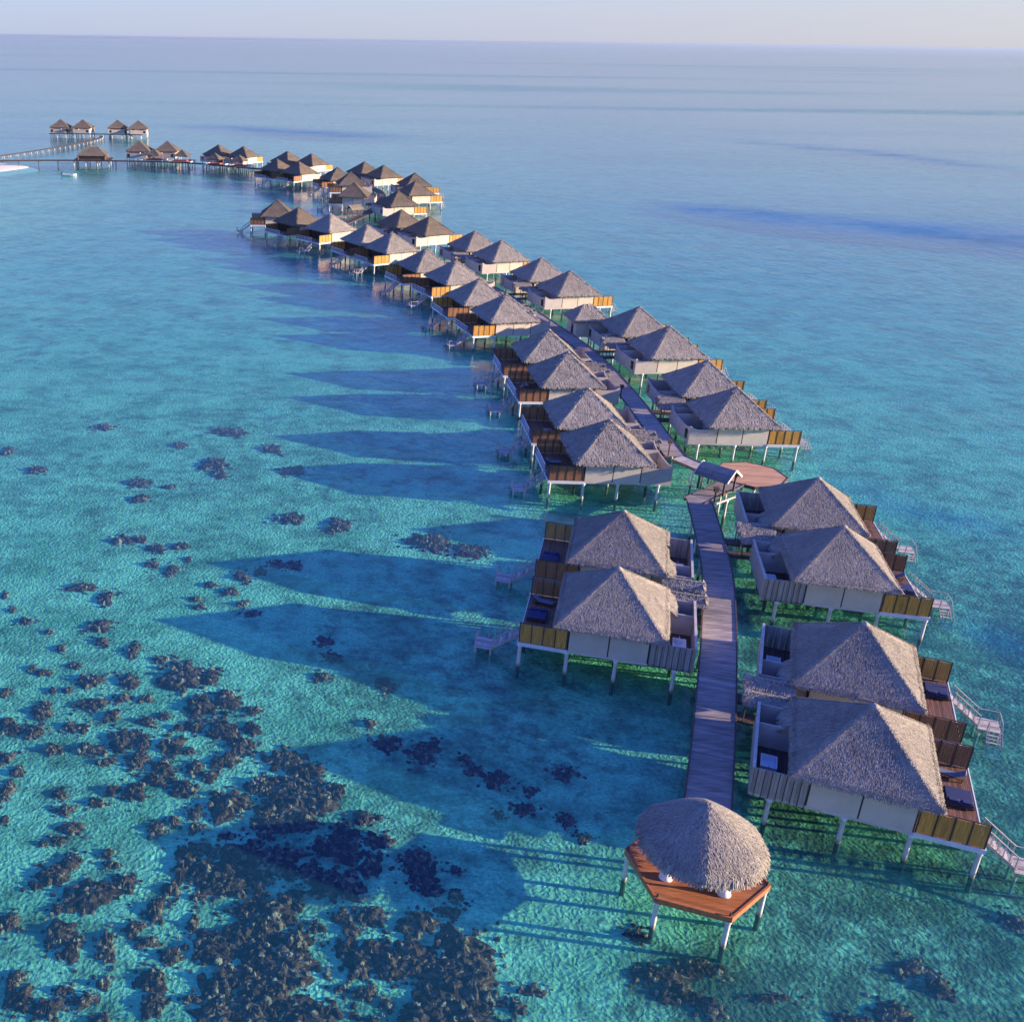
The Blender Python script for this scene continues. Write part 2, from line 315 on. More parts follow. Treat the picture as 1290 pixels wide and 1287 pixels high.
def wind(x, y):
    """cat's paws: patches and long bands of ruffled water"""
    x = np.asarray(x, float); y = np.asarray(y, float)
    wx = x + 12*fn1(x/40, y/40) + 5*fn3(x/9, y/9); wy = y + 10*fn2(x/30, y/30) + 5*fn1(x/8, y/8)
    d = 0*x
    for cx, cy, a, w, ang, s in STREAKS[:6]:
        c, sn = math.cos(R(ang)), math.sin(R(ang))
        u = ((wx-cx)*c + (wy-cy)*sn)/a; v = (-(wx-cx)*sn + (wy-cy)*c)/w
        d = d + s*np.exp(-(u*u+v*v)**1.2)
    ly = np.log(np.maximum(y, 50.0))
    th = x/np.maximum(y, 50.0)
    band = fn3(th*5+2, ly*16)*0.5 + fn1(th*3.0-1, ly*34)*0.5
    d = d + smooth(500, 1100, y)*np.clip(0.85*smooth(0.12, 0.8, band), 0, 1)
    d = d + 0.22*smooth(0.2, 1.2, fn2(x/90, y/45)+0.3*fn1(x/30, y/15))*smooth(180, 300, y)
    return np.clip(d, 0, 1)
def rubble(x, y):
    """darker algae and rubble ground (right of and below the thatched pavilion, under the villas), with shade painted in where the near villa shadows lie"""
    g = np.exp(-(((x-27)/8)**2+((y-49.5)/5)**2)**1.5)*0.85
    g = np.maximum(g, 0.62*smooth(22, 34, x-0.25*(y-50))*smooth(150, 90, y))
    g = np.maximum(g, 0.42*np.exp(-(((x-14)/20)**2+((y-84)/28)**2)**2))  # darkens the bottom around the near villas' shadows, shade put into the colour
    g = np.maximum(g, 0.28*np.exp(-(((x+5)/50)**2+((y-140)/42)**2)**2))
    g = np.maximum(g, 0.27*np.exp(-(((x+8)/28)**2+((y-65)/20)**2)**2))
    return g
def rubble_all(x, y):
    g = rubble(x, y)
    sel = (np.abs(x) < 70) & (y > 30) & (y < 170)
    xs, ys = x[sel], y[sel]; h = 0*xs
    for cx, cy, a, b_ in CORAL: h = np.maximum(h, 0.34*np.exp(-(((xs-cx)/(1.35*a+0.3))**2+((ys-cy)/(1.35*b_+0.3))**2)**1.5))
    for cx, cy, a, b_, k in ((82, 121, 9, 4, 0.3), (77, 131, 7, 3, 0.28), (73, 93, 5, 4, 0.3), (60, 62, 6, 4, 0.3), (90, 150, 14, 5, 0.22)): h = np.maximum(h, k*np.exp(-(((xs-cx)/a)**2+((ys-cy)/b_)**2)**1.5))
    g = np.array(g); g[sel] = np.maximum(g[sel], h); return g
def floor_z(x, y): return -1.25 - 3.0*np.clip(depth(x, y)-0.15, 0, 1.2) + 0.10*fn1(x/4, y/4)

def sheet(name, zfun, mat):
    """one sheet in rings round the camera foot: fine near, coarse towards the horizon"""
    rr = np.concatenate([[0.5], np.geomspace(14, 90000, 330)])
    th = np.linspace(-0.62*math.pi, 0.62*math.pi, 380)
    th = np.concatenate([th, np.linspace(0.62*math.pi, 1.38*math.pi, 24)[1:-1]])
    RR, TH = np.meshgrid(rr, th, indexing='ij')
    X = RR*np.sin(TH); Y = RR*np.cos(TH)
    Z = zfun(X, Y)
    nr, nt_ = X.shape
    V = np.stack([X, Y, Z], -1).reshape(-1, 3)
    i = np.arange(nr-1)[:, None]; j = np.arange(nt_)[None, :]; j2 = (j+1) % nt_
    F = np.stack([i*nt_+j, i*nt_+j2, (i+1)*nt_+j2, (i+1)*nt_+j], -1).reshape(-1, 4)
    me = bpy.data.meshes.new(name)
    me.from_pydata(V.tolist(), [], F.tolist())
    for an, fun in (('depth', depth), ('rubble', rubble_all), ('wind', wind)):
        a = me.attributes.new(an, 'FLOAT', 'POINT'); a.data.foreach_set('value', fun(X, Y).reshape(-1).astype(np.float32))
    me.materials.append(mat); me.shade_smooth(); me.update()
    o = link(name, me); o['kind'] = 'structure'
    return o

# sand and rubble bottom
m, nt, nd, lk, b = new_mat('lagoon_floor')
v = objcoord(nt)
vs = objcoord(nt, (1, 1, 1), (0, 0, R(20)))
rub = attr(nt, 'rubble'); dep = attr(nt, 'depth')
n1 = noise(nt, v, 0.55, 5, 0.65); n2 = noise(nt, v, 2.2, 4, 0.65); n3 = noise(nt, v, 0.12, 4, 0.6)
sand = ramp(nt, n2, [(0.3, (0.55, 0.66, 0.36)), (0.7, (0.80, 0.93, 0.54))])
patch = math_n(nt, 'ADD', math_n(nt, 'MULTIPLY', n1, 0.65), math_n(nt, 'MULTIPLY', n2, 0.35))
patch = math_n(nt, 'ADD', patch, math_n(nt, 'MULTIPLY', rub, 0.42))
mask = ramp(nt, patch, [(0.60, (0, 0, 0)), (0.80, (1, 1, 1))])
weed = ramp(nt, n2, [(0.35, (0.05, 0.026, 0.016)), (0.60, (0.17, 0.098, 0.058)), (0.75, (0.44, 0.32, 0.20))])
base = mixc(nt, math_n(nt, 'MULTIPLY', mask, 0.85), sand, weed)
gr = ramp(nt, n3, [(0.45, (1, 1, 1)), (0.70, (0.55, 0.64, 0.60))])
n4 = noise(nt, objcoord(nt, (1, 1.3, 1), (0, 0, R(20))), 3.4, 3, 0.7)
base = mixc(nt, 1.0, base, ramp(nt, n4, [(0.34, (0.66, 0.66, 0.66)), (0.64, (1.22, 1.22, 1.22))]), 'MULTIPLY')  # sand grain that also paints the net of caustic light into the colour
n5 = noise(nt, objcoord(nt, (0.7, 1.0, 1)), 0.33, 5, 0.7)
base = mixc(nt, ramp(nt, n5, [(0.46, (0, 0, 0)), (0.66, (0.66, 0.66, 0.66))]), base, (0.16, 0.15, 0.085))
base = mixc(nt, 1.0, base, gr, 'MULTIPLY')
lk.new(base, b.inputs['Base Color']); b.inputs['Roughness'].default_value = 0.95
b.inputs['Specular IOR Level'].default_value = 0.0
warp = nt.nodes.new('ShaderNodeTexNoise'); warp.inputs['Scale'].default_value = 0.6; warp.inputs['Detail'].default_value = 2
lk.new(vs, warp.inputs['Vector'])
wv = nt.nodes.new('ShaderNodeVectorMath'); wv.operation = 'MULTIPLY_ADD'
lk.new(warp.outputs['Color'], wv.inputs[0]); wv.inputs[1].default_value = (1.2, 1.2, 1.2); lk.new(vs, wv.inputs[2])
vo = nt.nodes.new('ShaderNodeTexVoronoi'); vo.feature = 'SMOOTH_F1'; vo.inputs['Scale'].default_value = 2.9; vo.inputs['Smoothness'].default_value = 0.35
lk.new(wv.outputs[0], vo.inputs['Vector'])
h = math_n(nt, 'ADD', math_n(nt, 'MULTIPLY', vo.outputs['Distance'], 0.55), math_n(nt, 'MULTIPLY', noise(nt, wv.outputs[0], 3.2, 3, 0.6), 0.7))
lk.new(bump(nt, h, 1.0, 0.17), b.inputs['Normal'])
M['floor'] = m

# water: clear tinted film with a wavy mirror surface and a little blue scatter growing with depth
m, nt, nd, lk, b = new_mat('lagoon_water')
nd.remove(b)
out = nd['Material Output']
v = objcoord(nt); dep = attr(nt, 'depth')
tint = ramp(nt, dep, [(0.0, (0.52, 0.96, 0.93)), (0.25, (0.43, 0.90, 0.92)), (0.55, (0.26, 0.76, 0.88)), (1.0, (0.06, 0.40, 0.78))])
scat = ramp(nt, dep, [(0.0, (0.03, 0.30, 0.42)), (0.5, (0.02, 0.24, 0.50)), (1.0, (0.02, 0.21, 0.44))])
sf = math_n(nt, 'MULTIPLY_ADD', dep, 0.42); sf.node.inputs[2].default_value = 0.08
calm = noise(nt, objcoord(nt, (0.35, 1, 1), (0, 0, R(12))), 0.012, 4, 0.6)
amp = ramp(nt, calm, [(0.35, (0.35, 0.35, 0.35)), (0.65, (1, 1, 1))])
w1 = noise(nt, objcoord(nt, (1, 0.55, 1), (0, 0, R(28))), 0.55, 3, 0.55)
w2 = noise(nt, v, 2.0, 2, 0.5)
w0 = noise(nt, objcoord(nt, (1, 0.5, 1), (0, 0, R(-20))), 0.16, 3, 0.6)
hh = math_n(nt, 'MULTIPLY', math_n(nt, 'ADD', math_n(nt, 'ADD', w1, math_n(nt, 'MULTIPLY', w0, 1.6)), math_n(nt, 'MULTIPLY', w2, 0.25)), amp)
nrm = bump(nt, hh, 1.0, 0.17)
geo = nt.nodes.new('ShaderNodeNewGeometry')
dt = nt.nodes.new('ShaderNodeVectorMath'); dt.operation = 'DOT_PRODUCT'
lk.new(geo.outputs['Incoming'], dt.inputs[0]); lk.new(nrm, dt.inputs[1])
cosv = math_n(nt, 'ABSOLUTE', dt.outputs['Value'])
fres = math_n(nt, 'POWER', math_n(nt, 'SUBTRACT', 1.0, cosv, True), 4.7)      # Schlick, the same from both sides
fres = math_n(nt, 'MULTIPLY', fres, math_n(nt, 'SUBTRACT', 1.0, math_n(nt, 'MULTIPLY', math_n(nt, 'MULTIPLY', attr(nt, 'wind'), ramp(nt, noise(nt, objcoord(nt, (0.5, 1, 1), (0, 0, R(35))), 0.07, 6, 0.75), [(0.34, (0.15, 0.15, 0.15)), (0.60, (1, 1, 1))])), 0.66)))   # ruffled water turns darker
fres = math_n(nt, 'ADD', fres, 0.02, True)
gl = nt.nodes.new('ShaderNodeBsdfGlossy'); gl.inputs['Roughness'].default_value = 0.12; lk.new(nrm, gl.inputs['Normal'])
tr = nt.nodes.new('ShaderNodeBsdfTransparent'); lk.new(tint, tr.inputs['Color'])
df = nt.nodes.new('ShaderNodeBsdfDiffuse'); lk.new(scat, df.inputs['Color'])
mx1 = nt.nodes.new('ShaderNodeMixShader'); lk.new(sf, mx1.inputs[0]); lk.new(tr.outputs[0], mx1.inputs[1]); lk.new(df.outputs[0], mx1.inputs[2])
mx2 = nt.nodes.new('ShaderNodeMixShader'); lk.new(fres, mx2.inputs[0]); lk.new(mx1.outputs[0], mx2.inputs[1]); lk.new(gl.outputs[0], mx2.inputs[2])
lk.new(mx2.outputs[0], out.inputs['Surface'])
M['water'] = m
sheet('seabed', floor_z, M['floor'])
sheet('water', lambda x, y: 0*x, M['water'])

# ------------------------------------------------------------------ beach tip at the far left
m, nt, nd, lk, b = new_mat('beach_sand'); v = objcoord(nt)
lk.new(ramp(nt, noise(nt, v, 0.5, 4, 0.6), [(0.3, (0.70, 0.60, 0.47)), (0.7, (0.84, 0.75, 0.62))]), b.inputs['Base Color']); b.inputs['Roughness'].default_value = 0.95
mb = MB(); P = []; F = []
for k, (rad, z) in enumerate(((1.0, -1.6), (0.9, -0.1), (0.75, 0.55), (0.4, 0.9), (0.02, 1.0))):
    for i in range(48):
        t = 2*math.pi*i/48; wob = 1+0.07*math.sin(3*t+1)+0.04*math.sin(7*t)
        P.append((-156+33*rad*wob*math.cos(t), 489+27*rad*wob*math.sin(t), z))
for k in range(4):
    for i in range(48): F.append((k*48+i, k*48+(i+1) % 48, (k+1)*48+(i+1) % 48, (k+1)*48+i))
F.append(tuple(4*48+i for i in range(48)))
mb.add(P, F); o = put('beach', mb, m, smooth=True); o['kind'] = 'structure'

# ------------------------------------------------------------------ thatch
def blades(mb, tri_fn, n, down, nrm, lmin, lmax, w, lift, side=None, jit=0.22):
    """n straw bundles over a surface patch; tri_fn() gives a random point"""
    down = Vector(down); nrm = Vector(nrm); sd_ = down.cross(nrm)
    for _ in range(n):
        p = Vector(tri_fn())
        L = random.uniform(lmin, lmax); a = random.gauss(0, jit)
        d = (down*math.cos(a) + sd_*math.sin(a)); s2 = d.cross(nrm)*random.uniform(0.6, 1.3)*w/2
        a0 = p - d*L/2 + nrm*random.uniform(-0.03, 0.01); a1 = p + d*L/2 + nrm*random.uniform(0.02, lift)
        t = min(1, max(0, random.gauss(0.5, 0.24)))
        mb.add([tuple(a0-s2), tuple(a0+s2), tuple(a1+s2*0.7), tuple(a1-s2*0.7)], [(0, 1, 2, 3)], t)

def hip_thatch(name, a, bb, he, ha, mat, nbl, seed, thick=0.34, fringe=True, apex_len=0.0, w=0.085):
    random.seed(seed)
    mb = MB(); n = 14
    ap = [Vector((-apex_len/2, 0, ha)), Vector((apex_len/2, 0, ha))]
    corners = [Vector((-a, -bb, he)), Vector((a, -bb, he)), Vector((a, bb, he)), Vector((-a, bb, he))]
    def apex_for(i): return (ap[0], ap[1]) if i == 0 else (ap[1], ap[1]) if i == 1 else (ap[1], ap[0]) if i == 2 else (ap[0], ap[0])
    for i in range(4):
        c0, c1 = corners[i], corners[(i+1) % 4]; t0, t1 = apex_for(i)
        nr = (c1-c0).cross(t0-c0).normalized()
        dn = ((c0+c1)/2-(t0+t1)/2); dn = (dn - nr*dn.dot(nr)).normalized()
        # base surface, gently uneven
        P = []; F = []
        for r in range(n+1):
            k = r/n; l0 = t0.lerp(c0, k); l1 = t1.lerp(c1, k)
            for q in range(n+1):
                p = l0.lerp(l1, q/n)
                edge = min(1, 4*min(q/n, 1-q/n)+0.001)
                sag = -0.10*math.sin(math.pi*k)*edge
                p = p + nr*(sag + 0.05*random.uniform(-1, 1)*edge)
                if r == n: p = p + Vector((0, 0, 0.05*random.uniform(-1, 1)))
                P.append(tuple(p))
        for r in range(n):
            for q in range(n): F.append((r*(n+1)+q, (r+1)*(n+1)+q, (r+1)*(n+1)+q+1, r*(n+1)+q+1))
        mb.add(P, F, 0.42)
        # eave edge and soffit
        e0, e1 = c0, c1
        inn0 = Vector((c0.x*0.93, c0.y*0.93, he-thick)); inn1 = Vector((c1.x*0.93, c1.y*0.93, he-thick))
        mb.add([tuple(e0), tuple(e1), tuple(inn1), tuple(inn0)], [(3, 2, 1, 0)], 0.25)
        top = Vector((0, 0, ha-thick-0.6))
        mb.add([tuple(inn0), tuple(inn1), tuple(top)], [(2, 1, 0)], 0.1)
        def pt():
            k = math.sqrt(random.random()); q = random.random()
            return t0.lerp(c0, k).lerp(t1.lerp(c1, k), q) - nr*0.05*math.sin(math.pi*k)
        area = (c1-c0).length*((c0+c1)/2-(t0+t1)/2).length/2
        blades(mb, pt, int(nbl*area), dn, nr, 0.22*w/0.06, 0.5*w/0.06, w, 0.06, jit=0.16)
        if fringe:
            ed = (c1-c0).length; hang = (dn*0.55 + Vector((0, 0, -0.85))).normalized(); outw = Vector((nr.x, nr.y, 0)).normalized()
            def pe():
                p = c0.lerp(c1, random.random()); return p - dn*random.uniform(-0.05, 0.35) + nr*0.02 + Vector((0, 0, -0.06))
            blades(mb, pe, int(ed*nbl*0.4), hang, outw, 0.2, 0.5, w*1.1, 0.08, jit=0.32)
        # ridge cap
        tt = t0
        L = (c0-tt).length; rd = (c0-tt).normalized(); out_n = Vector((c0.x-tt.x, c0.y-tt.y, 0)).normalized(); rn = (out_n + Vector((0, 0, 1.1))).normalized()
        rn = (rn - rd*rn.dot(rd)).normalized()
        mb.tube(tt + rd*0.1 - rn*0.12, c0 - rd*0.15 - rn*0.14, 0.13, 0.11, 6, 0.4)
        def pr(): return tt + rd*random.uniform(0.1, L) - rn*0.02
        blades(mb, pr, int(L*nbl*0.25), rd, rn, 0.25, 0.5, w*1.1, 0.06, jit=0.8)
    mb.lathe([(0.42, ha-0.42), (0.30, ha-0.12), (0.10, ha+0.06)], (0, 0), 10, 0.6)
    me = mb.mesh(name, mat)
    return me

A_, B_, HE, HA, HF = 5.0, 5.63, 5.28, 9.44, 2.72
roof_near = [hip_thatch('roof', A_, B_, HE, HA, M['thatch'], 170, 100+k, w=0.048) for k in range(3)]
roof_mid = hip_thatch('roof', A_, B_, HE, HA, M['thatch'], 42, 120, w=0.11)
roof_brown = hip_thatch('roof', A_, B_, HE, HA, M['brown_thatch'], 30, 121, w=0.12)

def canopy_mesh(mat, seed):
    """narrow thatched roof over the entry, a low saddle running along u"""
    random.seed(seed); mb = MB()
    u0, u1, hw, z0, zr = 4.5, 8.55, 0.98, 4.55, 5.05
    for sgn in (-1, 1):
        c = [Vector((u0, 0, zr)), Vector((u1, 0, zr)), Vector((u1, sgn*hw, z0)), Vector((u0, sgn*hw, z0))]
        mb.add([tuple(p) for p in c], [(0, 1, 2, 3) if sgn < 0 else (3, 2, 1, 0)], 0.45)
        c2 = [p + Vector((0, 0, -0.28)) for p in c]
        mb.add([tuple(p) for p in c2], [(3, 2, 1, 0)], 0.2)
        mb.add([tuple(c[2]), tuple(c[3]), tuple(c2[3]), tuple(c2[2])], [(0, 1, 2, 3)], 0.3)
        mb.add([tuple(c[0]), tuple(c[1]), tuple(c2[1]), tuple(c2[0])], [(0, 1, 2, 3)], 0.3)
        mb.add([tuple(c[1]), tuple(c[2]), tuple(c2[2]), tuple(c2[1])], [(0, 1, 2, 3)], 0.3)
        nr = (Vector((0, sgn*(zr-z0), hw))).normalized(); dn = Vector((0, sgn*hw, -(zr-z0))).normalized()
        def pt():
            k = random.random(); q = random.random(); return Vector((u0+(u1-u0)*q, sgn*hw*k, zr+(z0-zr)*k))
        blades(mb, pt, 330, dn, nr, 0.3, 0.7, 0.09, 0.12)
        def pe(): return Vector((random.uniform(u0, u1), sgn*hw, z0-0.05))
        blades(mb, pe, 200, (dn+Vector((0, 0, -1))).normalized(), Vector((0, sgn, 0)), 0.25, 0.55, 0.08, 0.08, jit=0.3)
    def pg(): return Vector((u1-0.05, random.uniform(-hw, hw), z0+0.2))
    blades(mb, pg, 70, Vector((0.5, 0, -0.85)).normalized(), Vector((0.85, 0, 0.5)).normalized(), 0.3, 0.6, 0.09, 0.1, jit=0.3)
    return mb.mesh('entry_canopy', mat)
canopy_near = canopy_mesh(M['thatch'], 5); canopy_brown = canopy_mesh(M['brown_thatch'], 6)

# ------------------------------------------------------------------ villa prototypes
# local frame: u (x) towards the boardwalk, v (y) across; s = -1 puts the outer side (away from the twin) at v < 0
def wall_profile(mb, u, v0, v1, z0, zc, zm, t=0.12, n=12, tone=0.5, along='v'):
    """thin wall with a scalloped top edge: high at both ends, dipping between"""
    P = []; F = []
    for i in range(n+1):
        k = i/n; p = v0+(v1-v0)*k; z = zm+(zc-zm)*(2*k-1)**4
        for du, zz in ((-t/2, z0), (t/2, z0), (t/2, z), (-t/2, z)):
            P.append((u+du, p, zz) if along == 'v' else (p, u+du, zz))
    for i in range(n):
        a = 4*i; c = a+4
        F += [(a, a+1, c+1, c), (a+1, a+2, c+2, c+1), (a+2, a+3, c+3, c+2), (a+3, a, c, c+3)]
    F += [(3, 2, 1, 0), (4*n, 4*n+1, 4*n+2, 4*n+3)]
    mb.add(P, F, tone)

def leg_mesh(z0=-1.9, z1=2.44):
    mb = MB(); mb.lathe([(0.19, z0), (0.18, 0.0), (0.17, z1-0.35), (0.20, z1-0.3), (0.27, z1)], (0, 0), 10, 0.5)
    return mb.mesh('leg', M['column'], True)
LEG = leg_mesh()

def screen_mesh(u0, u1, n, seed, mat='screen'):
    random.seed(seed); mb = MB(); w = (u1-u0)/n
    for k in range(n):
        t = random.uniform(0.25, 0.75)
        for q in range(6):
            a = u0+k*w+0.05+q*(w-0.1)/6
            mb.box(a+0.008, a+(w-0.1)/6-0.008, -0.02, 0.02, HF+0.06, 4.66, min(1, max(0, t+random.uniform(-0.15, 0.15))))
    me = mb.mesh('privacy_screen', M[mat])
    fr = MB()
    for k in range(n+1): fr.box(u0+k*w-0.045, u0+k*w+0.045, -0.05, 0.05, HF+0.002, 4.74, 0.3)
    fr.box(u0-0.045, u1+0.045, -0.055, 0.055, 4.74, 4.80, 0.4)
    return me, fr.mesh('frame', M['dark_wood'])

def make_villa(s, style, label):
    random.seed(11+s)
    root = thing('overwater_villa', (0, 0, 0), 0, label, 'villa', 'thatched villas on stilts over the lagoon')
    roof = link('roof', roof_near[0] if style == 'near' else roof_mid if style == 'mid' else roof_brown, root)
    bathm = M['grey_board'] if style == 'near' else M['bath_plaster']
    # a thatch lip lengthening the roof on the boardwalk side near the entry
    if style == 'near':
        mb = MB(); random.seed(31)
        sl = (HA-HE)/A_; nr = Vector((sl, 0, 1)).normalized(); dn = Vector((1, 0, -sl)).normalized()
        v0, v1 = sorted((-s*1.2, -s*5.0))
        mb.add([(4.8, v0, HE+0.12), (5.75, v0, HE-0.62), (5.75, v1, HE-0.62), (4.8, v1, HE+0.12), (4.8, v0, HE-0.3), (5.75, v0, HE-0.9), (5.75, v1, HE-0.9), (4.8, v1, HE-0.3)],
               [(0, 1, 2, 3), (7, 6, 5, 4), (1, 5, 6, 2), (0, 4, 5, 1), (3, 2, 6, 7)], 0.4)
        def pt(): 
            k = random.random(); return Vector((4.8+0.95*k, random.uniform(v0, v1), HE+0.12-0.74*k))
        blades(mb, pt, 300, dn, nr, 0.35, 0.8, 0.085, 0.12)
        def pe(): return Vector((5.75, random.uniform(v0, v1), HE-0.7))
        blades(mb, pe, 130, (dn+Vector((0, 0, -0.8))).normalized(), Vector((1, 0, 0)), 0.3, 0.6, 0.085, 0.1, jit=0.3)
        put('roof_lip', mb, M['thatch'], roof)
    # floor slab with a pale edge beam
    mb = MB(); mb.box(-8.05, 7.32, -4.98, 4.98, 2.44, 2.66, 0.5); put('floor', mb, M['beam'], root)
    # main walls: panels butted against dark corner posts
    mb = MB(); zt = 5.12
    for (a, c) in ((-3.50, -0.06), (0.06, 3.42)): mb.box(a, c, s*4.92-0.06, s*4.92+0.06, 2.67, zt, 0.5)
    for (a, c) in ((-3.50, 3.42),): mb.box(a, c, -s*4.90-0.06, -s*4.90+0.06, 2.67, zt, 0.5)
    w0, w1 = sorted((s*4.85, -s*2.4)); mb.box(3.42, 3.54, w0, w1, 2.67, zt, 0.5)
    put('wall', mb, M['plaster'], root)
    for a, w_ in ((-3.56, s*4.92), (0.0, s*4.92), (3.48, s*4.92), (-3.56, -s*4.90)):
        mb = MB(); mb.box(a-0.05, a+0.05, w_-0.045, w_+0.045, 2.67, zt, 0.5); put('wall_post', mb, M['seam'], root)
    # glazed sea front under the eave
    mb = MB()
    for k in range(6): mb.box(-3.58, -3.52, -4.75+k*1.583+0.04, -4.75+(k+1)*1.583-0.04, 2.70, 4.95, 0.5)
    d = put('sliding_door', mb, M['glass'], root)
    mb = MB()
    for k in range(7): mb.box(-3.62, -3.50, -4.75+k*1.583-0.04, -4.75+k*1.583+0.04, 2.70, 4.97, 0.5)
    mb.box(-3.62, -3.50, -4.8, 4.8, 4.97, 5.08, 0.5); put('frame', mb, M['dark_wood'], d)
    mb = MB(); w0, w1 = sorted((-s*2.46, -s*4.80)); mb.box(3.42, 3.50, w0+0.05, w1-0.05, 2.70, 4.9, 0.5); put('entry_door', mb, M['dark_wood'], root)
    # sea deck boards run across
    mb = MB(); random.seed(3); x = -8.05
    while x < -3.66:
        mb.box(x+0.006, x+0.139, -4.98, 4.98, 2.664, 2.72, random.random()); x += 0.145
    put('deck', mb, M['deck'], root)
    mb = MB(); mb.box(-8.14, -8.055, -5.06, 5.06, 2.40, 2.735, 0.5)
    for q in (-1, 1): mb.box(-8.05, -3.60, q*5.02-0.04, q*5.02+0.04, 2.36, 2.735, 0.5)
    put('edge_beam', mb, M['white'], root)
    # privacy screens at both ends of the deck
    me, fr = screen_mesh(-8.0, -3.7, 4, 41); o = link('privacy_screen', me, root, (0, s*4.93, 0)); link('frame', fr, o)
    me, fr = screen_mesh(-8.0, -3.7, 4, 42, 'shaded_brown_screen'); o = link('privacy_screen', me, root, (0, -s*4.93, 0)); link('frame', fr, o)
    # open-air bathroom
    mb = MB()
    if style == 'near':
        v0 = s*4.93
        n = 15
        for k in range(n):
            a = 3.56+k*(7.30-3.56)/n
            mb.box(a+0.01, a+(7.30-3.56)/n-0.01, v0-0.05, v0+0.05, 2.45, 4.88, random.choice((0.25, 0.5, 0.6, 0.7)))
        put('bath_wall', mb, bathm, root)
        mb = MB()
        for k in range(0, n+1, 2):
            a = 3.56+k*(7.30-3.56)/n; mb.box(a-0.03, a+0.03, v0+s*0.052, v0+s*0.085, 2.47, 4.84, 0.4)
        put('batten', mb, M['dark_wood'], root)
        mb = MB(); w0, w1 = sorted((s*4.98, -s*4.3)); mb.box(7.32, 7.44, w0, w1, 2.44, 4.90, 0.5); put('bath_wall', mb, bathm, root)
        mb = MB(); mb.box(7.27, 7.50, w0-0.03, w1+0.03, 4.90, 4.98, 0.6); put('coping', mb, M['pale_wood'], root)
    else:
        wall_profile(mb, s*4.93, 3.56, 7.26, 2.45, 5.15, 4.65, along='u'); put('bath_wall', mb, bathm, root)
        mb = MB(); w0, w1 = sorted((s*4.99, -s*4.3)); wall_profile(mb, 7.33, w0, w1, 2.44, 5.15, 4.55); put('bath_wall', mb, bathm, root)
        mb = MB(); w0, w1 = sorted((s*4.2, s*3.1)); mb.box(7.395, 7.43, w0, w1, 2.95, 4.35, 0.5); put('window', mb, M['glass'], root)
    mb = MB(); c = -s*1.5; mb.box(3.56, 7.30, c-0.06, c+0.06, 2.67, 4.80, 0.6); put('bath_partition', mb, M['bath_plaster'], root)
    mb = MB(); c = -s*4.24; mb.box(3.56, 7.30, c-0.05, c+0.05, 2.67, 4.86, 0.5); put('bath_wall', mb, M['bath_plaster'], root)
    mb = MB(); w0, w1 = sorted((s*4.86, -s*4.17)); 
    for k in range(24): mb.box(3.56+k*0.156, 3.56+(k+1)*0.156-0.01, w0, w1, 2.662, 2.69, random.random())
    put('bath_floor', mb, M['dark_wood'], root)
    # covered entry from the boardwalk
    link('entry_canopy', canopy_near if style != 'far' else canopy_brown, root, (0, -s*5.38, 0))
    mb = MB(); w0, w1 = sorted((-s*4.42, -s*5.9))
    for k in range(42): mb.box(3.6+k*0.15, 3.6+(k+1)*0.15-0.012, w0, w1, 2.60, 2.655, random.random())
    for q in (w0+0.12, w1-0.12): mb.box(3.6, 9.9, q-0.05, q+0.05, 2.42, 2.598, 0.4)
    put('entry_bridge', mb, M['dark_wood'], root)
    for q in (w0+0.06, w1-0.06):
        mb = MB(); mb.tube((8.3, q, 2.66), (8.3, q, 4.6), 0.06, None, 6); put('entry_post', mb, M['dark_wood'], root)
    # stilts
    rows = ((-4.85, 0.0, 4.85) if style != 'far' else (-4.85, 4.85))
    for vv in rows:
        for uu in (-7.85, -3.55, 0.80, 5.90): link('leg', LEG, root, (uu, vv, 0))
    # stairs down to a landing in the water
    st = MB(); random.seed(9)
    c = -2.7
    for k in range(9):
        u = -8.2-k*0.27; z = 2.55-k*0.2; st.box(u-0.15, u+0.12, c-0.6, c+0.6, z-0.05, z, random.random())
    for q in (-0.62, 0.62): st.bar((-8.1, c+q, 2.50), (-10.6, c+q, 0.65), 0.07, 0.22, 0.4)
    so_ = put('stairs', st, M['pale_wood'], root)
    hr = MB()
    for q in (-0.66, 0.66):
        hr.bar((-8.15, c+q, 3.52), (-10.55, c+q, 1.74), 0.06, 0.08, 0.6)
        for k in range(6): 
            u = -8.2-k*0.46; z = 2.52-k*0.341; hr.box(u-0.03, u+0.03, c+q-0.03, c+q+0.03, z-0.1, z+0.98, 0.6)
    put('handrail', hr, M['pale_wood'], so_)
    pl = MB()
    for k in range(12): pl.box(-12.25, -10.5, c-1.0+k*0.167, c-1.0+(k+1)*0.167-0.015, 0.62, 0.68, random.random())
    for (px_, py_) in ((-12.1, c-0.9), (-10.65, c-0.9), (-12.1, c+0.85), (-10.65, c+0.85)): pl.tube((px_, py_, -1.8), (px_, py_, 0.62), 0.11, None, 8)
    lp = put('landing', pl, M['pale_wood'], so_)
    la = MB()
    for q in (-12.15, -11.15): la.bar((q, c+1.0, 0.62), (q, c+3.0, -0.75), 0.07, 0.16, 0.5); la.bar((q, c+1.0, 1.55), (q, c+2.7, 0.4), 0.05, 0.06, 0.6); la.box(q-0.03, q+0.03, c+0.97, c+1.03, 0.68, 1.56, 0.6); la.box(q-0.03, q+0.03, c+2.5, c+2.56, -0.4, 0.5, 0.6)
    for k in range(7): la.box(-12.15, -11.15, c+1.15+k*0.28, c+1.38+k*0.28, 0.46-k*0.19, 0.50-k*0.19, random.random())
    for (px_, py_) in ((-12.18, c-0.95), (-12.18, c+0.1), (-10.55, c-0.95)): la.box(px_-0.03, px_+0.03, py_-0.03, py_+0.03, 0.68, 1.6, 0.6)
